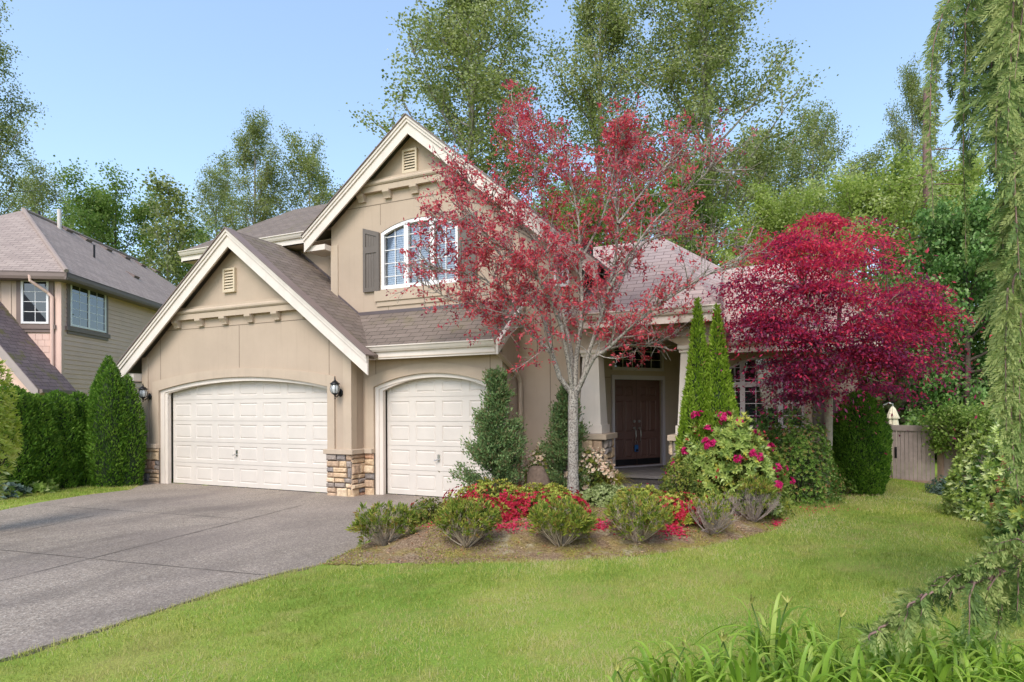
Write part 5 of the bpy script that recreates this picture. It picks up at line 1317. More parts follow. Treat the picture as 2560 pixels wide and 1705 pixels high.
# leafy perennials on the left strip
for k, (u, v, s_, lb) in enumerate(((98, 1236, .26, 'broad leaved perennial in the left strip beside the driveway'), (16, 1250, .24, 'blue green perennial at the left edge beside the driveway'), (283, 1212, .26, 'feathery light green plant at the foot of the garage arborvitae'))):
    q = pz_(u, v, .0); q[2] = H(q[0], q[1]); mound('perennial', q, s_, s_, s_*.95, [ML['maple_g'], ML['bluegreen'], ML['maple_y']][k], [60, 60, 260][k], 6, [.13, .13, .05][k], [.07, .07, .015][k], lb, 'perennial', 130+k, ML['maple_g'], lump=.2)

# ------------------------------------------------------------------ vase shaped twiggy shrubs along the bed
def vase(u, v, wpx, hpx, leafd, bark, seed, label, leafw=1., topleaf=False):
    base = ground_at(u, v); dd = proj(base)[2]; sc = scale_at(dd); R = wpx*sc/2; Ht = hpx*sc
    root = empty('shrub', tuple(base-[0, 0, .02]), 0, label, 'shrub', 'twiggy shrubs along the front of the bed'); g = np.random.default_rng(seed); sg = []; tips = []; td = []
    for k in range(46):
        az = k*2.4+g.normal(0, .3); ce = g.uniform(.12, 1)**.9; se = math.sqrt(1-ce*ce); e = np.array([R*.86*se*math.cos(az), R*.86*se*math.sin(az), Ht*(.30+.52*ce)])
        B = bez(np.array([g.normal(0, .018), g.normal(0, .018), 0]), np.array([e[0]*.62, e[1]*.62, e[2]*.38]), e, 5); sg += poly_segs(B, .010, .004)
        for j in range(9):
            s = g.uniform(.4, 1); p0 = np.array([np.interp(s, np.linspace(0, 1, 5), B[:, a]) for a in range(3)]); dv = unit(e/np.array([R, R, Ht])*.7+[0, 0, .75]+g.normal(0, .38, 3)); l = Ht*g.uniform(.14, .30)*(1.2-.4*s); e2 = p0+dv*l
            # keep the clipped outline
            R_e = R*(1+.14*math.sin(2*math.atan2(e2[1], e2[0])+seed)+.09*math.sin(5*math.atan2(e2[1], e2[0])+seed*3)); f = math.sqrt((e2[0]**2+e2[1]**2)/R_e**2+max(0, (e2[2]-Ht*.45)/(Ht*.55))**2)
            if f > 1: e2 = p0+(e2-p0)*.6
            sg += poly_segs(np.stack([p0, (p0+e2)/2+g.normal(0, .006, 3), e2]), 0.003, .0016)
            for i in range(4):
                e3 = e2+unit(dv+g.normal(0, .5, 3))*l*.35; sg.append(np.concatenate([e2, e3, [.0016, .0009]])); tips.append(e3); td.append(dv)
    tubemesh('stem', bark, root, sg, None, 4); tips = np.array(tips); td = np.array(td)
    side = np.sin(np.arctan2(tips[:, 1], tips[:, 0])*2+seed)+.8*np.sin(tips[:, 2]/Ht*7+seed*2); keep = g.random(len(tips)) < leafd*(.55+.75*(side > -.1))
    if topleaf: keep = (tips[:, 2] > Ht*.72) | (g.random(len(tips)) < .04)
    tips, td = tips[keep], td[keep]; i = np.repeat(np.arange(len(tips)), 6); n = len(i)
    C = tips[i]+g.normal(0, .012, (n, 3)); D = unit(td[i]+g.normal(0, .45, (n, 3))); leafmesh('foliage', ML['twigshrub'], root, C, D, rdir(n, g), .062*leafw*g.uniform(.6, 1.3, n), .017, np.clip(g.random(len(tips))[i]*.6+g.random(n)*.4, 0, 1), None)
    return root
vase(962, 1362, 148, 108, .42, BK['twig'], 201, 'open twiggy shrub on a black stump, leftmost in the bed beside the driveway')
vase(1166, 1366, 150, 118, .58, BK['twig'], 202, 'twiggy shrub with narrow green leaves, second from the driveway')
vase(1402, 1364, 162, 114, .72, BK['twig'], 203, 'leafiest twiggy shrub, directly in front of the plum trunk')
vase(1594, 1354, 166, 122, .42, BK['twig'], 204, 'grey green twiggy shrub with reddish leaves, right of the plum trunk')
vase(1777, 1334, 150, 98, .08, BK['mauve'], 205, 'almost bare mauve twiggy shrub in front of the red azalea')
vase(1882, 1304, 152, 108, .10, BK['mauve'], 206, 'bare mauve twiggy shrub with a fringe of yellow green leaves on top', topleaf=True)
m = MB(); q = ground_at(962, 1368); m.tube([q+[0, 0, -.03], q+[0, .0, .05], q+[.012, 0, .085]], [.035, .037, .03], 10); o = m.build('stump', BK['dark'], None, loc=tuple(q)); tag(o, 'short black cut stump under the leftmost twiggy shrub', 'stump')
# =================================================================== PURPLE LEAVED PLUM
PD = 9.6
pb = ground_at(1434, 1300); pb = pd(1434, 1300, PD); pb[2] = H(pb[0], pb[1])-.03
root = empty('plum_tree', tuple(pb), 0, 'purple leaved plum with a pale speckled trunk in the middle of the bed', 'tree'); pb0 = np.array(pb)
g = np.random.default_rng(301); rgt = np.array([math.cos(CAM['yaw']), math.sin(CAM['yaw']), 0]); fw = np.array([-math.sin(CAM['yaw']), math.cos(CAM['yaw']), 0])
def Lm(pts, d0, d1):
    """limb through picture points, its distance going from d0 to d1"""
    n = len(pts); return np.array([pd(u, v, d0+(d1-d0)*k/(n-1)) for k, (u, v) in enumerate(pts)])
limbs = [(Lm([(1430, 985), (1400, 945), (1378, 880), (1345, 850), (1318, 825), (1298, 790), (1265, 745), (1215, 700), (1150, 680), (1060, 672)], PD, PD-.7), .05),
         (Lm([(1380, 882), (1372, 835), (1352, 778), (1320, 735), (1288, 695), (1262, 655), (1220, 590), (1170, 520), (1120, 450)], PD-.05, PD+.6), .042),
         (Lm([(1432, 980), (1420, 900), (1402, 810), (1372, 745), (1350, 705), (1325, 660), (1280, 632), (1225, 600), (1160, 545), (1090, 560)], PD, PD-1.1), .042),
         (Lm([(1436, 985), (1440, 900), (1452, 820), (1455, 740), (1450, 650), (1448, 560), (1432, 470), (1415, 400), (1330, 320)], PD, PD+.2), .05),
         (Lm([(1436, 985), (1428, 880), (1405, 770), (1392, 680), (1380, 590), (1350, 480), (1320, 380), (1295, 320), (1285, 275)], PD, PD+1.), .042),
         (Lm([(1440, 985), (1460, 940), (1472, 880), (1500, 800), (1522, 720), (1540, 640), (1545, 560), (1530, 450), (1545, 370), (1560, 335)], PD, PD-.5), .046),
         (Lm([(1450, 965), (1470, 922), (1486, 893), (1524, 868), (1568, 826), (1618, 786), (1662, 752), (1720, 715), (1790, 675), (1860, 640)], PD, PD-.8), .042),
         (Lm([(1486, 893), (1524, 872), (1560, 862), (1617, 866), (1650, 852), (1700, 828), (1760, 800)], PD-.1, PD+.5), .026),
         (Lm([(1500, 800), (1540, 735), (1575, 650), (1612, 605), (1655, 588), (1720, 585), (1800, 610), (1880, 620)], PD-.1, PD+.8), .03),
         (Lm([(1524, 720), (1570, 640), (1630, 560), (1690, 500), (1760, 440), (1800, 400)], PD-.3, PD-1.), .028),
         (Lm([(1545, 560), (1590, 500), (1640, 440), (1680, 400), (1700, 365)], PD-.4, PD+.7), .024),
         (Lm([(1452, 650), (1500, 560), (1530, 470), (1570, 400), (1610, 365)], PD+.1, PD+1.1), .024),
         (Lm([(1345, 850), (1290, 800), (1240, 790), (1180, 770), (1110, 740), (1040, 700)], PD-.1, PD+.5), .022),
         (Lm([(1392, 680), (1330, 590), (1270, 540), (1210, 500), (1130, 420)], PD+.5, PD-.3), .026)]
sg = poly_segs(np.array([pb0-[0, 0, .05], pd(1433, 1180, PD), pd(1433, 1080, PD), pd(1433, 1010, PD), pd(1434, 975, PD)]), .092, .085)
sg[0][6] = .12
tw = []; tdir = []
def in_sparse(P):
    u, v, _ = proj(P); return u > 1600
for B, r in limbs:
    sg += poly_segs(B, r, .006, .8); n = len(B); L = np.linalg.norm(np.diff(B, axis=0), axis=1).sum(); tt = np.linspace(0, 1, n)
    for k in range(int(14+11*L)):
        s = g.uniform(.14, 1)**.8; p0 = np.array([np.interp(s, tt, B[:, a]) for a in range(3)]); i = min(int(s*(n-1)), n-2); d0 = unit(B[i+1]-B[i])
        d1 = unit(d0*.8+g.normal(0, .62, 3)+[0, 0, .25]); l = g.uniform(.25, .75)*(1.25-.5*s); e = p0+d1*l+[0, 0, .04]; C_ = bez(p0, p0+d1*l*.55+g.normal(0, .04, 3), e, 5); sg += poly_segs(C_, min(.010, r*.5), .0035)
        for j in range(5):
            s2 = g.uniform(.25, 1); q0 = np.array([np.interp(s2, np.linspace(0, 1, 5), C_[:, a]) for a in range(3)]); d2 = unit(d1+g.normal(0, .75, 3)+[0, 0, .05]); l2 = g.uniform(.10, .32); e2 = q0+d2*l2+[0, 0, -.02]; sg += poly_segs(np.stack([q0, (q0+e2)/2+g.normal(0, .015, 3), e2]), .0035, .0018)
            for f in (.35, .6, .8, 1): tw.append(q0+(e2-q0)*f); tdir.append(d2)
sg = np.array(sg); sg[:, :3] -= pb0; sg[:, 3:6] -= pb0; tubemesh('trunk', BK['plum'], root, sg, None, 7)
tw = np.array(tw); tdir = np.array(tdir)
U = np.array([proj(p) for p in tw]); spars = np.clip((U[:, 0]-1540)/260, 0, 1)*.85+np.clip((1220-U[:, 0])/200, 0, 1)*.6
clump = .5+.5*np.sin(tw[:, 0]*5.1+1)*np.sin(tw[:, 1]*4.3)*np.sin(tw[:, 2]*4.7+2)
kp = g.random(len(tw)) < np.clip(.62*(1-spars)*(.2+1.2*clump), 0, 1); T2, D2_ = tw[kp], tdir[kp]
i = np.repeat(np.arange(len(T2)), 5); n = len(i); C = T2[i]-pb0+g.normal(0, .026, (n, 3)); D = unit(D2_[i]*.5+g.normal(0, .8, (n, 3))+[0, 0, -.1]); N = unit(g.normal(0, .8, (n, 3))+[0, 0, .5])
leafmesh('crown', ML['plum'], root, C, D, N, .068*g.uniform(.6, 1.25, n), .031, np.clip(g.random(len(T2))[i]*.5+.5*g.random(n), 0, 1), None)
print('plum leaves', n, 'segs', len(sg))

# =================================================================== RED JAPANESE MAPLE
MD = 10.6
mb = pd(2062, 1212, MD); mb[2] = H(mb[0], mb[1])-.03; mb0 = np.array(mb)
root = empty('japanese_maple', tuple(mb), 0, 'crimson japanese maple with layered foliage before the right wing', 'tree')
g = np.random.default_rng(311)
SIL = [(1812, 640), (1890, 640), (1905, 590), (1960, 560), (2000, 540), (2060, 515), (2110, 528), (2180, 545), (2200, 600), (2260, 625), (2290, 680), (2345, 700), (2375, 740), (2398, 760), (2365, 800), (2330, 810), (2355, 880), (2330, 925), (2235, 940), (2262, 1010), (2180, 1000), (2110, 975), (2070, 990), (2020, 1020), (1960, 1000), (1935, 960), (1880, 960), (1900, 925), (1930, 900), (1860, 860), (1845, 820), (1800, 790), (1830, 740), (1795, 700)]
SILp = np.array(SIL, float); cu, cv = 2085, 760
pads = []
TIER = np.arange(535, 1030, 56.)
while len(pads) < 165:
    u, v = g.uniform(1795, 2398), g.choice(TIER)+g.normal(0, 11); sg_ = g.choice([-1, 1], p=[.62, .38]); v += ((u-cu)/310)**2*26-8+24*math.sin(u*.017+1.9*sg_)+12*math.sin(u*.041-sg_)
    if not inpoly(np.array([[cu+(u-cu)*1.13, cv+(v-cv)*1.06]]), SILp)[0]: continue
    ex = (u-cu)/310; ez = (v-cv)/260; f = max(0, 1-ex*ex-ez*ez)
    dep = sg_*math.sqrt(f)*1.75*g.uniform(.55, 1.05); pads.append(pd(u, v, MD+dep))
pads = np.array(pads)-mb0
trk = np.array([pd(2062, 1215, MD), pd(2070, 1100, MD), pd(2072, 1000, MD), pd(2080, 920, MD), pd(2095, 850, MD)])-mb0; sg = poly_segs(trk, .095, .06)
forks = []
for k in range(9):
    a = k*2.4; e = trk[3]+np.array([math.cos(a)*1.0, math.sin(a)*.9, .9+.5*g.random()]); B = bez(trk[2+k % 3], trk[2+k % 3]+[math.cos(a)*.25, math.sin(a)*.25, .55], e, 6); sg += poly_segs(B, .045, .016); forks += list(B[2:])
forks = np.array(forks)
for p_ in pads:
    j = np.argmin(np.linalg.norm(forks-p_+np.array([0, 0, .35]), axis=1)); q = forks[j]; B = bez(q, (q+p_)/2+[0, 0, .12], p_, 5); sg += poly_segs(B, .012, .003)
tubemesh('trunk', BK['olive'], root, sg, None, 6)
per = 240; i = np.repeat(np.arange(len(pads)), per); n = len(i); rad = g.uniform(.20, .40, len(pads))
off = g.normal(0, 1, (n, 3))*np.stack([rad[i], rad[i], rad[i]*.095], 1); off[:, 2] -= .22*(off[:, 0]**2+off[:, 1]**2)/rad[i]
C = pads[i]+off; outd = unit(off*np.array([1, 1, 0])+1e-6); D = unit(outd*.6+g.normal(0, .55, (n, 3))+[0, 0, -.35]); N = unit(g.normal(0, .35, (n, 3))+[0, 0, 1.])
hz = (pads[:, 2]-pads[:, 2].min())/(np.ptp(pads[:, 2])); rn = np.clip(.40*hz[i]+.18+g.normal(0, .12, len(pads))[i]+g.normal(0, .17, n), 0, 1)  # lower pads darker, top pads brighter: sunlight put into leaf colour
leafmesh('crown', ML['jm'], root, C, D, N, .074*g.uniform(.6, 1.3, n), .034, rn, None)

# =================================================================== WEEPING CEDAR (right foreground)
g = np.random.default_rng(321)
cb_ = pd(2660, 1500, 4.3); cb_[2] = H(cb_[0], cb_[1]); cb0 = np.array(cb_)
root = empty('weeping_cedar', tuple(cb_), 0, 'weeping cedar with long hanging sprays at the right edge', 'tree')
CC, CD, CN, CL, CWd, CR = [], [], [], [], [], []; sg = []
def spray(P, full=1., tip=.4, sl=.11, dens=.85, r0=.006, seed_col=None, step=.020):
    """hanging strand along polyline P with flat herringbone side sprays"""
    P = np.asarray(P); Ls = np.concatenate([[0], np.cumsum(np.linalg.norm(np.diff(P, axis=0), axis=1))]); LT = Ls[-1]; ns = int(LT/step)
    face = unit(np.array([g.normal(0, .9), -1+g.normal(0, .5), 0])); col = g.uniform(.25, .75) if seed_col is None else seed_col
    for k in range(ns):
        s = (k+.5)/ns; p = np.array([np.interp(s*LT, Ls, P[:, a]) for a in range(3)]); q = np.array([np.interp(min(s+.02, 1)*LT, Ls, P[:, a]) for a in range(3)]); t = unit(q-p) if np.linalg.norm(q-p) > 1e-6 else np.array([0, 0, -1.])
        sd = unit(np.cross(t, face)); fade = (full+(tip-full)*s)*(1 if s < .9 else (1.02-s)/.12)
        for sgn in (-1, 1):
            if g.random() > dens: continue
            l = sl*fade*g.choice([.55, .8, 1., 1.35, 1.8])*g.uniform(.8, 1.2); d = unit(t*.75+sd*sgn*.85+face*g.normal(.1, .3)); m_ = max(3, int(l/.013)); x = (np.arange(m_)+.3)/m_
            droop = np.outer(x**2, np.array([0, 0, -.25*l])); Q = p+np.outer(x*l, d)+droop; sd2 = unit(np.cross(d, face))
            for s2 in (-1, 1):
                CC.append(Q); CD.append(unit(np.tile(d*.9+sd2*s2*.55, (m_, 1))+g.normal(0, .12, (m_, 3))+[0, 0, -.12])); CN.append(np.tile(face, (m_, 1))+g.normal(0, .35, (m_, 3))); CL.append((.026+.17*l)*(1.2-.75*x)*g.uniform(.8, 1.2, m_)); CWd.append(np.full(m_, .0105)); CR.append(np.clip(col+.42*x-.08+g.normal(0, .14, m_), 0, 1))  # tint climbs towards each tip, lit ends put into the colour
            CC.append(p[None]); CD.append(d[None]); CN.append(face[None]); CL.append(np.array([l])); CWd.append(np.array([.005])); CR.append(np.array([col]))
    sg.extend(poly_segs(P, r0, .0015))
def strand(pts, d0, d1, **kw):
    n = len(pts); P = np.array([pd(u, v, d0+(d1-d0)*k/(n-1)) for k, (u, v) in enumerate(pts)]); t = np.linspace(0, 1, n); tt = np.linspace(0, 1, n*3); P = np.stack([np.interp(tt, t, P[:, a]) for a in range(3)], 1); spray(P-cb0, **kw)
# trunk and boughs
trk = np.array([pd(2660, 1600, 4.3), pd(2600, 900, 4.3), pd(2545, 400, 4.3), pd(2525, 240, 4.3), pd(2505, 110, 4.3), pd(2470, 0, 4.3), pd(2430, -90, 4.3)])-cb0; trk[0][2] = -.05
sg += poly_segs(trk, .075, .02)
tops = []
strand([(2430, -60), (2365, 10), (2335, 100), (2327, 200), (2325, 330), (2330, 450), (2333, 545)], 4.2, 4.0, full=.75, tip=.12, sl=.11, seed_col=.6)
strand([(2440, -80), (2380, -10), (2350, 70), (2340, 170), (2338, 270), (2336, 360)], 4.25, 4.2, full=.7, tip=.2, sl=.10, seed_col=.55)
strand([(2440, -40), (2412, 40), (2414, 115), (2409, 260), (2408, 400), (2413, 530), (2415, 660)], 4.1, 3.9, full=1., tip=.15, sl=.12, seed_col=.35)
strand([(2450, -60), (2432, 60), (2425, 180), (2420, 300), (2425, 420)], 4.3, 4.2, full=1., tip=.4, sl=.12, seed_col=.2)
strand([(2440, -90), (2400, -20), (2385, 60), (2380, 150), (2378, 240)], 4.5, 4.45, full=1., tip=.3, sl=.11, seed_col=.3)
LB = lambda v: np.interp(v, [0, 100, 300, 560, 700, 860, 960, 1050, 1130, 1300], [2440, 2428, 2440, 2462, 2488, 2500, 2510, 2506, 2516, 2535])
for k in range(58):
    v0 = g.uniform(-140, 700); d = g.uniform(3.7, 4.7); ln = g.uniform(180, 460); v1 = min(v0+ln, 1225); e = g.uniform(0, 1)**1.3*150
    u0 = LB(max(v0, 0))+46+e; u1 = max(LB(v1)+30+e*.9, 0)
    strand([(u0+30, v0-26), (u0, v0), (u0*.7+u1*.3-4, v0+(v1-v0)*.3), (u0*.35+u1*.65-5, v0+(v1-v0)*.65), (u1-5, v1)], d, d-.15, full=1., tip=.35, sl=.17, seed_col=(g.choice([.02, .1, .25, .4]) if d > 4.1 else g.choice([.3, .5, .7, .85])), r0=.008, step=.042)  # strands further back take darker tints, shade inside the crown put in colour
for v0, v1, uo in ((720, 1080, 10), (820, 1180, 18), (880, 1220, 22), (950, 1240, 24), (760, 1120, 40), (900, 1235, 46), (1000, 1240, 60)):
    strand([(LB(v0)+uo+20, v0), (LB((v0+v1)/2)+uo, (v0+v1)/2), (LB(v1)+uo-4, v1)], 3.7, 3.6, full=1., tip=.3, sl=.12, seed_col=g.uniform(.5, .85), step=.022)
for k in range(34):                                   # the far side of the crown
    a = g.uniform(-.3, 2.6); h0 = g.uniform(1.6, 4.6); tp_ = trk[1]+(trk[4]-trk[1])*min(1, (h0-trk[1][2])/(trk[4][2]-trk[1][2])); o_ = rgt*math.cos(a)*.55+fw*math.sin(a)*.55*(1 if k % 2 else -.6); o_ *= g.uniform(.5, 1.2); ln = g.uniform(.8, 1.7)
    q_ = [tp_, tp_+o_*.6+[0, 0, .05], tp_+o_-[0, 0, .3*ln], tp_+o_*1.05-[0, 0, .7*ln], tp_+o_*1.05-[0, 0, ln]]
    if proj(q_[3]+cb0)[0] < 2575: continue
    spray(np.array(q_), full=1., tip=.35, sl=.16, r0=.008, seed_col=g.choice([.1, .3, .5]), step=.05)
# low bough reaching over the lawn
bough = [(2640, 1300), (2560, 1385), (2530, 1425), (2480, 1440), (2400, 1468), (2335, 1478), (2300, 1490), (2265, 1528), (2215, 1562), (2190, 1580)]
P = np.array([pd(u, v, 3.3-.25*k/9) for k, (u, v) in enumerate(bough)])-cb0; sg += poly_segs(P, .016, .004)
sg += poly_segs(np.array([trk[1]*.7+trk[0]*.3, (trk[1]*.7+trk[0]*.3+P[0])/2+[0, 0, .1], P[0]]), .03, .016)
spray(P[4:], full=.6, tip=.4, sl=.08, seed_col=.5); spray(P[:5], full=.7, tip=.6, sl=.08, seed_col=.5)
for k in range(38):
    s = g.uniform(0, 1)**.9; t = np.linspace(0, 1, 10); u0 = np.interp(s, t, [b[0] for b in bough]); v0 = np.interp(s, t, [b[1] for b in bough]); ln = np.interp(u0, [2190, 2260, 2330, 2380, 2450, 2560, 2640], [20, 45, 65, 110, 140, 160, 170])*g.uniform(.35, 1.15)
    d = 3.3-.25*s+g.normal(0, .12); strand([(u0, v0), (u0-14, v0+ln*.25), (u0-16+g.normal(0, 5), v0+ln*.6), (u0-18+g.normal(0, 8), v0+ln)], d, d-.03, full=.8, tip=.45, sl=.105, seed_col=g.choice([.2, .4, .6, .85]), step=.022)
for k in range(12):
    u0 = g.uniform(2400, 2600); v0 = np.interp(u0, [2400, 2480, 2530, 2600], [1466, 1438, 1415, 1340]); strand([(u0, v0), (u0-30, v0-22), (u0-60, v0-18+g.normal(0, 6)), (u0-85, v0+g.normal(4, 8))], 3.2, 3.1, full=.7, tip=.4, sl=.075, seed_col=g.uniform(.3, .7), step=.018)
tubemesh('trunk', BK['cedar'], root, np.array(sg), None, 6)
A = [np.concatenate(x) for x in (CC, CD, CN, CL, CWd, CR)]; leafmesh('foliage', ML['cedar'], root, *A, None, .05); print('cedar', len(A[0]))

# =================================================================== DAYLILIES
g = np.random.default_rng(331)
def daylily(q, n, Ht, label, stalks, seed):
    g = np.random.default_rng(seed); root = empty('daylily', tuple(q), 0, label, 'perennial', 'daylilies along the bottom of the photo'); V = []; F = []; K = 9
    for k in range(n):
        a = g.uniform(0, 6.28); L = Ht*g.uniform(.75, 1.25); lean = g.uniform(.15, 1.15); p0 = np.array([g.normal(0, .06), g.normal(0, .06), -.01]); o = np.array([math.cos(a), math.sin(a), 0]); e = p0+o*L*(.25+.75*lean)+[0, 0, L*(1.05-.75*lean)]; c = p0+o*L*.22*lean+[0, 0, L*1.12]; B = bez(p0, c, e, K); W = g.uniform(.009, .016); tw_ = g.normal(0, .5); s0 = np.array([-math.sin(a+tw_), math.cos(a+tw_), 0]); b0 = len(V)
        for i, p_ in enumerate(B):
            t = i/(K-1); f = W*min(1, .55+t*2)*(1-max(0, t-.35)/.66)**.75+.0008; up_ = np.array([0, 0, f*.55]); V += [p_+s0*f+up_, p_, p_-s0*f+up_]
        for i in range(K-1): F += [(b0+3*i, b0+3*i+1, b0+3*i+4, b0+3*i+3), (b0+3*i+1, b0+3*i+2, b0+3*i+5, b0+3*i+4)]
    np_mesh('foliage', V, F, ML['lily'], root, np.repeat(np.clip(g.normal(.5, .25, n), 0, 1), 2*(K-1)), True)
    for k in range(stalks):
        a = g.uniform(0, 6.28); e = np.array([math.cos(a)*.10, math.sin(a)*.10, Ht*g.uniform(.95, 1.15)]); s = MB(); s.tube(bez(np.zeros(3), e*[.2, .2, .6], e, 6), [.006, .006, .0055, .005, .0045, .004], 6)
        so = s.build('flower_stalk', ML['stalk'], root, smooth=True); b = MB()
        for j in range(4): dd = unit(np.array([g.normal(0, .5), g.normal(0, .5), 1])); l = g.uniform(.03, .055); b.tube([e, e+dd*l*.45, e+dd*l], [.004, .0075, .003], 6)
        b.build('bud', ML['bud'], so, smooth=True)
    return root
ML['stalk'] = m_plain('stalk_green', (.09, .16, .03), .6, .15, 8, 40, 0); ML['bud'] = m_plain('bud_green', (.30, .30, .07), .6, .25, 30, 40, 0)
LP = [(1575, 1790, 3.15), (1670, 1745, 3.3), (1765, 1720, 3.2), (1850, 1735, 3.1), (1925, 1690, 3.35), (2000, 1745, 3.1), (2085, 1730, 3.3), (2160, 1760, 3.05), (2240, 1740, 3.25), (2330, 1745, 3.1), (2420, 1760, 3.05), (2500, 1745, 3.2), (2590, 1720, 3.1), (2290, 1690, 3.5), (2450, 1690, 3.55)]
LW = ['leftmost daylily clump at the bottom edge', 'second daylily clump from the left', 'third daylily clump from the left, with bud stalks', 'fourth daylily clump from the left at the bottom', 'tallest daylily clump, its blades standing highest over the lawn', 'sixth daylily clump from the left at the bottom', 'seventh daylily clump from the left at the bottom', 'daylily clump left of the low cedar bough tip', 'daylily clump straight under the low cedar bough tip', 'daylily clump under the middle of the low cedar bough', 'daylily clump under the thick part of the low cedar bough', 'second daylily clump from the right edge', 'daylily clump in the bottom right corner', 'daylily clump behind the front row below the bough tip', 'daylily clump behind the front row at the bottom right']
for k, (u, v, d) in enumerate(LP):
    q = pd(u, v, d); q[2] = H(q[0], q[1]); daylily(q, [18, 26, 34, 34, 46, 40, 38, 34, 40, 36, 36, 36, 36, 30, 30][k], [.26, .32, .36, .40, .50, .42, .40, .36, .38, .37, .37, .38, .40, .37, .38][k], 'green strap leaved '+LW[k], [1, 1, 1, 1, 2, 0, 1, 0, 1, 0, 0, 0, 0, 0, 0][k], 340+k)

# =================================================================== GRASS, PETALS, LITTER
g = np.random.default_rng(351)
def lawn_pts(n, x0, x1, y0, y1):
    P = np.stack([g.uniform(x0, x1, n), g.uniform(y0, y1, n)], 1); ok = ~inpoly(P, BED) & ~inpoly(P, DRV); 
    return P[ok]
P = lawn_pts(1500000, -2, 19, -8.4, 8.5)
rel = P-CPOS[:2]; dist = np.hypot(rel[:, 0], rel[:, 1]); z_ = rel @ fw[:2]; x_ = rel @ rgt[:2]
inview = (z_ > 2.2) & (np.abs(x_/np.maximum(z_, .1)+.07) < 1.02)
pr_ = np.clip((5.2/np.maximum(dist, 2.5))**1.6, 0, 1)*inview; pr_ *= (np.abs(P[:, 0]) < 40); kp = g.random(len(P)) < pr_*.95; P = P[kp]; dist = dist[kp]
Q = np.stack([g.uniform(-9, -1.5, 60000), g.uniform(-4.5, 1.2, 60000)], 1); Q = Q[~inpoly(Q, DRV) & (Q[:, 0] < -2.2)]; P = np.concatenate([P, Q]); dist = np.concatenate([dist, np.full(len(Q), 13.)])
n = len(P); zg = hgt(P[:, 0], P[:, 1]); C = np.column_stack([P, zg-.004]); D = unit(g.normal(0, .42, (n, 3))+[0, 0, 1.]); sz = np.clip(dist/5, 1, 2.4)
L = .040*g.uniform(.55, 1.3, n)*np.clip(sz, 1, 1.25); W = .0042*sz; S = unit(np.cross(D, rdir(n, g)))
V = np.empty((n, 3, 3)); V[:, 0] = C+S*W[:, None]/2; V[:, 1] = C-S*W[:, None]/2; V[:, 2] = C+D*L[:, None]; 
big = np.sin(P[:, 0]*1.3+np.sin(P[:, 1]*.9)*1.5)*np.sin(P[:, 1]*1.15+1.2)*.16+np.sin(P[:, 0]*3.7+2+np.sin(P[:, 1]*2.3))*np.sin(P[:, 1]*3.1)*.10
o = np_mesh('grass', V.reshape(-1, 3), np.arange(n*3).reshape(n, 3), ML['grass'], None, np.clip(g.normal(.44, .27, n)+big*2.1, 0, 1)); tag(o, 'mown lawn of short green grass with dry tan patches', 'grass', None, 'stuff'); print('grass', n)
# moss and weeds on the bed
n = 90000; P = np.stack([g.uniform(BED[:, 0].min(), BED[:, 0].max(), n), g.uniform(BED[:, 1].min(), 1.5, n)], 1); P = P[inpoly(P, BED)]
mm = np.sin(P[:, 0]*2.1+.5)*np.sin(P[:, 1]*2.6+P[:, 0])+.5*np.sin(P[:, 0]*6+P[:, 1]*5); P = P[mm > .1]; n = len(P); C = np.column_stack([P, hgt(P[:, 0], P[:, 1])+.008])
o = leafmesh('moss', m_leaf('moss_tuft', [(.18, .18, .03), (.30, .27, .05), (.42, .33, .08), (.30, .36, .08)], .2, .9), None, C, unit(g.normal(0, .6, (n, 3))+[0, 0, .7]), rdir(n, g), .028, .009, g.random(n), None); tag(o, 'golden green moss over the bark of the front bed', 'moss', None, 'stuff')
n = 14000; P = np.stack([g.uniform(BED[:, 0].min(), BED[:, 0].max(), n), g.uniform(BED[:, 1].min(), 1.5, n)], 1); P = P[inpoly(P, BED)]; n = len(P); C = np.column_stack([P, hgt(P[:, 0], P[:, 1])+.016])
o = leafmesh('leaf_litter', ML['litter'], None, C, unit(g.normal(0, 1, (n, 3))*[1, 1, .2]), unit(g.normal(0, .4, (n, 3))+[0, 0, 1]), .042*g.uniform(.4, 1.2, n), .016, g.random(n), None); tag(o, 'brown bark chips and dry leaves strewn over the front bed', 'litter', None, 'stuff')
PT = []
for (u, v, su, sv, k) in ((1260, 1352, 70, 8, 420), (1500, 1350, 40, 6, 200), (1675, 1345, 40, 8, 420), (1095, 1345, 30, 8, 60), (1210, 1330, 100, 12, 900), (1130, 1335, 20, 8, 60), (1490, 1338, 45, 7, 220), (1665, 1328, 45, 12, 800), (1620, 1340, 25, 8, 200), (1850, 1300, 20, 6, 80), (1945, 1312, 16, 10, 140), (1930, 1278, 10, 10, 60), (2030, 1283, 50, 9, 40), (2090, 1278, 40, 8, 20)):
    for _ in range(k):
        q = pz_(u+g.normal(0, su*.6), v+g.normal(0, sv*.6), .05); PT.append((q[0], q[1], H(q[0], q[1])+.028))
PT = np.array(PT); n = len(PT); o = leafmesh('fallen_petals', m_leaf('fallen_petal', [(.60, .03, .10), (.70, .07, .17), (.62, .02, .06)], .3), None, PT, unit(g.normal(0, 1, (n, 3))*[1, 1, .25]), unit(g.normal(0, .4, (n, 3))+[0, 0, 1]), .034, .024, g.random(n), None); tag(o, 'pink red fallen petals under the azaleas and on the lawn', 'petals', None, 'stuff')

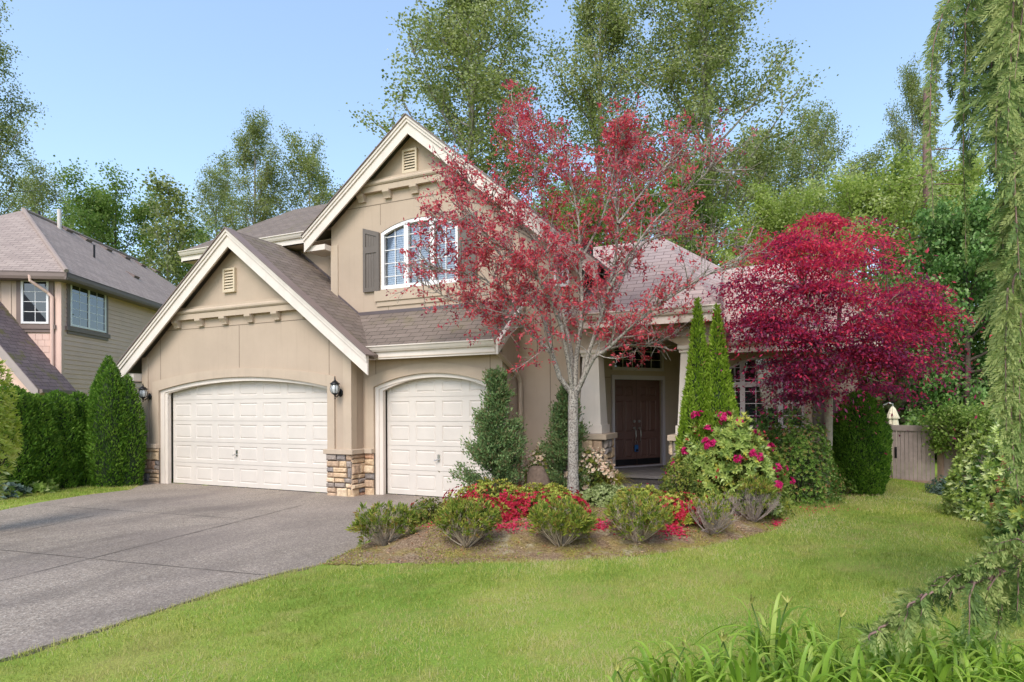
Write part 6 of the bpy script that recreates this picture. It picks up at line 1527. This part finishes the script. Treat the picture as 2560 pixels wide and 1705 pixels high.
# =================================================================== FENCE, GATE, PARASOL, STONES, LAMP
gl, gr = pz_(2232, 1213, -.14), pz_(2338, 1221, -.14); FGt = Fr(gl[:2], (gr-gl)[:2]); WG = float(np.linalg.norm((gr-gl)[:2])); zb_ = -.12; zt_ = hit(FGt, 2285, 1063)[1]
M['fence'] = m_plain('weathered_fence', (.30, .235, .215), .9, .18, 5, 50, .35, streak=True); M['post'] = m_plain('fence_post_wood', (.27, .18, .135), .9, .15, 5, 50, .35)
gt = empty('garden_gate', tuple(FGt.p(WG/2, zb_)), 0, 'weathered board gate between two posts beside the dome clipped arborvitae', 'gate'); L0 = -Vector(FGt.p(WG/2, zb_))
def under(o): o.location = L0; return o
m = MB(); nb2 = 10
for k in range(nb2): a0, a1 = WG*k/nb2, WG*(k+1)/nb2; FGt.box(m, a0+.004, a1-.004, zb_+.10, zt_-.11, -.011+random.uniform(-.002, .002), .011+random.uniform(-.003, .003))
under(m.build('board', M['fence'], gt))
m = MB(); FGt.box(m, -.01, WG+.01, zt_-.13, zt_, .012, .04); under(m.build('rail', M['fence'], gt)); m = MB(); FGt.box(m, -.01, WG+.01, zb_+.05, zb_+.14, .012, .04); under(m.build('rail', M['post'], gt))
m = MB(); FGt.tube = None; c = FGt.p(.07, .62, .02); m.tube([c+[0, 0, .13], c+[0, -.03, .09], c+[0, -.03, -.07], c+[0, 0, -.11]], .014, 8); FGt.box(m, .045, .095, .50, .76, .012, .018); under(m.build('latch', M['metal_black'], gt))
fn = empty('fence', tuple(FGt.p(WG+.1, zb_)), 0, 'weathered board fence running right from the gate behind the laurel', 'fence'); LF = -Vector(FGt.p(WG+.1, zb_))
FF = Fr(FGt.p(WG+.16, 0)[:2], FGt.u[:2]*.86+FGt.n[:2]*.5)
m = MB()
for k in range(46): FF.box(m, .14*k+.003, .14*k+.137, zb_-.02, zt_-.10-.02*k*.14, -.01, .01+random.uniform(-.003, .003))
o = m.build('board', M['fence'], fn); o.location = LF
for k in range(4):
    m = MB(); FF.box(m, -.1+2.1*k, .02+2.1*k, zb_-.1, zt_+.02-.042*k, -.06, .06); o = m.build('post', M['post'], fn); o.location = LF
m = MB(); FF.box(m, .03, 6.4, zt_-.16, zt_-.04, .012, .05); o = m.build('rail', M['fence'], fn); o.location = LF
ps = MB(); FGt.box(ps, -.17, -.03, zb_-.1, zt_+.02, -.07, .07); o = ps.build('gate_post', M['post'], None, loc=tuple(FGt.p(-.1, zb_))); tag(o, 'brown wooden post carrying the left side of the garden gate', 'post')
ps = MB(); FGt.box(ps, -.75, -.18, zb_, zt_-.05, -.01, .012); o = ps.build('board_fence', M['fence'], None, loc=tuple(FGt.p(-.45, zb_))); tag(o, 'short board fence panel hidden behind the dome clipped arborvitae', 'fence')
# vine on the fence top
g = np.random.default_rng(361); vb = FF.p(.45, zb_); vn = empty('vine', tuple(vb), 0, 'leafy green vine spilling over the fence beside the gate', 'vine'); cl = []; sgv = []
for k in range(70):
    a = g.uniform(-.25, 1.55); zt2 = zt_+g.uniform(-.5, .32)*(1 if a < 1 else .8)+.05; p_ = FF.p(a, zt2, g.uniform(-.15, .38)); cl.append(p_-vb); sgv += poly_segs(bez(FF.p(.5, zb_, .06)-vb, FF.p(.5+a*.2, zt_-.1, .2)-vb, p_-vb, 5), .012, .003)
C, D, N, l, w, rn = tree_leaves(g, np.array(cl), 5200, .10, .07, .055, .5, 1.); leafmesh('foliage', ML['maple_g'], vn, C, D, N, l, w, rn, None); tubemesh('stem', BK['brown'], vn, sgv, None, 4)
# red fence board strip left
a, b2 = pz_(231, 1216, 0), pz_(275, 1211, 0); Fq = Fr(a[:2], (b2-a)[:2]); M['redwood'] = m_plain('red_cedar', (.20, .05, .03), .85, .2, 5, 50, .3); rf = empty('side_fence', tuple(a), 0, 'reddish wooden side fence between the hedge and the garage arborvitae', 'fence'); m = MB(); Fq.box(m, 0, .1, -.1, 1.05, -.05, .05); o = m.build('post', M['redwood'], rf); o.location = -Vector(a)
m = MB()
for k in range(8): Fq.box(m, .11+.12*k, .11+.12*k+.112, -.05, .95, -.01, .012)
o = m.build('board', m_plain('brown_board', (.19, .10, .06), .85, .2, 5, 50, .3), rf); o.location = -Vector(a)
# closed parasol behind the gate
d = 15.8; q = pd(2232, 1063, d); q[2] = -.15; pt = empty('parasol', tuple(q), 0, 'closed cream parasol on a curved arm beyond the gate', 'parasol'); zt3 = (1016-1022)*scale_at(d)+1.76+.15; m = MB(); NPL = 48
def pleat(prof):
    vs = []; fs = []
    for r, z in prof:
        for k in range(NPL): w_ = 2*PI*k/NPL; rr = r*(1+.16*math.cos(8*w_)); vs.append((rr*math.cos(w_), rr*math.sin(w_), z))
    for i in range(len(prof)-1):
        for k in range(NPL): fs.append((i*NPL+k, i*NPL+(k+1) % NPL, (i+1)*NPL+(k+1) % NPL, (i+1)*NPL+k))
    m.add(vs, fs)
pleat([(.02, zt3), (.06, zt3-.06), (.10, zt3-.18), (.15, zt3-.32), (.145, zt3-.33)]); pleat([(.10, zt3-.28), (.125, zt3-.5), (.14, zt3-.9), (.11, zt3-1.5), (.05, zt3-1.6)])
m.build('canopy', m_plain('parasol_cloth', (.62, .55, .40), .85, .08, 6, 80, .2), pt, smooth=True)
m = MB(); m.tube([(0, 0, zt3-.02), (0, 0, zt3+.07), (-.08, .02, zt3+.10), (-.2, .05, zt3+.04), (-.30, .08, zt3-.2), (-.34, .1, zt3-.8), (-.34, .1, 0)], .02, 8); m.build('arm', M['metal'], pt)
# boulder, driftwood stump, stepping stone, path light
def rock(name, u, v, d, size, mat, label, cat, seed, sq=(1, 1, 1), z=None):
    g = np.random.default_rng(seed); m = MB(); n = 14; vs = []; fs = []; ph = g.random(6)*6
    q = pd(u, v, d); q[2] = H(q[0], q[1])-.03 if z is None else z
    R_ = 10
    for i in range(R_+1):
        e = PI*.5*i/R_
        for k in range(n): a = 2*PI*k/n; r = 1+.13*math.sin(2*a+ph[0])+.09*math.sin(3*a+4*e+ph[1])+.05*math.sin(7*a+5*e+ph[2]); ce = math.cos(e)**.55; vs.append((size*sq[0]*r*ce*math.cos(a), size*sq[1]*r*ce*math.sin(a), size*sq[2]*(math.sin(e)**.8)*(1+.06*math.sin(3*a+ph[3]))))
    for i in range(R_):
        for k in range(n): fs.append((i*n+k, i*n+(k+1) % n, (i+1)*n+(k+1) % n, (i+1)*n+k))
    m.add(vs, fs); o = m.build(name, mat, None, smooth=True); o.location = q; return tag(o, label, cat)
d = 9.6; rock('boulder', 1893, 1230, d, .24, m_plain('pale_rock', (.55, .48, .36), .95, .12, 7, 60, .5), 'pale flat boulder peeking over the bare twiggy shrub', 'boulder', 5, (1, .7, 1.35))
rock('driftwood_stump', 1345, 1200, 9.9, .21, m_plain('driftwood', (.13, .09, .065), .95, .3, 16, 70, .7), 'brown weathered stump between the two junipers', 'stump', 8, (1, .8, 2.6))
rock('stepping_stone', 2315, 1236, 11.0, .28, m_plain('flagstone', (.36, .32, .27), .95, .12, 9, 60, .4), 'flat pale stepping stone in the grass before the gate', 'stepping stone', 9, (1.1, .6, .09), -.115)
q = ground_at(2060, 1222); pl = empty('path_light', tuple(q), 0, 'small dark path light on a stake at the red maple foot', 'garden light'); m = MB(); m.tube([(0, 0, -.02), (0, 0, .16)], .009, 8); m.build('stake', M['metal_black'], pl); m = MB(); m.lathe([(0, .15), (.03, .16), (.038, .2), (.036, .25), (.028, .28), (0, .29)], n=14); m.build('lamp', M['metal_black'], pl, smooth=True)
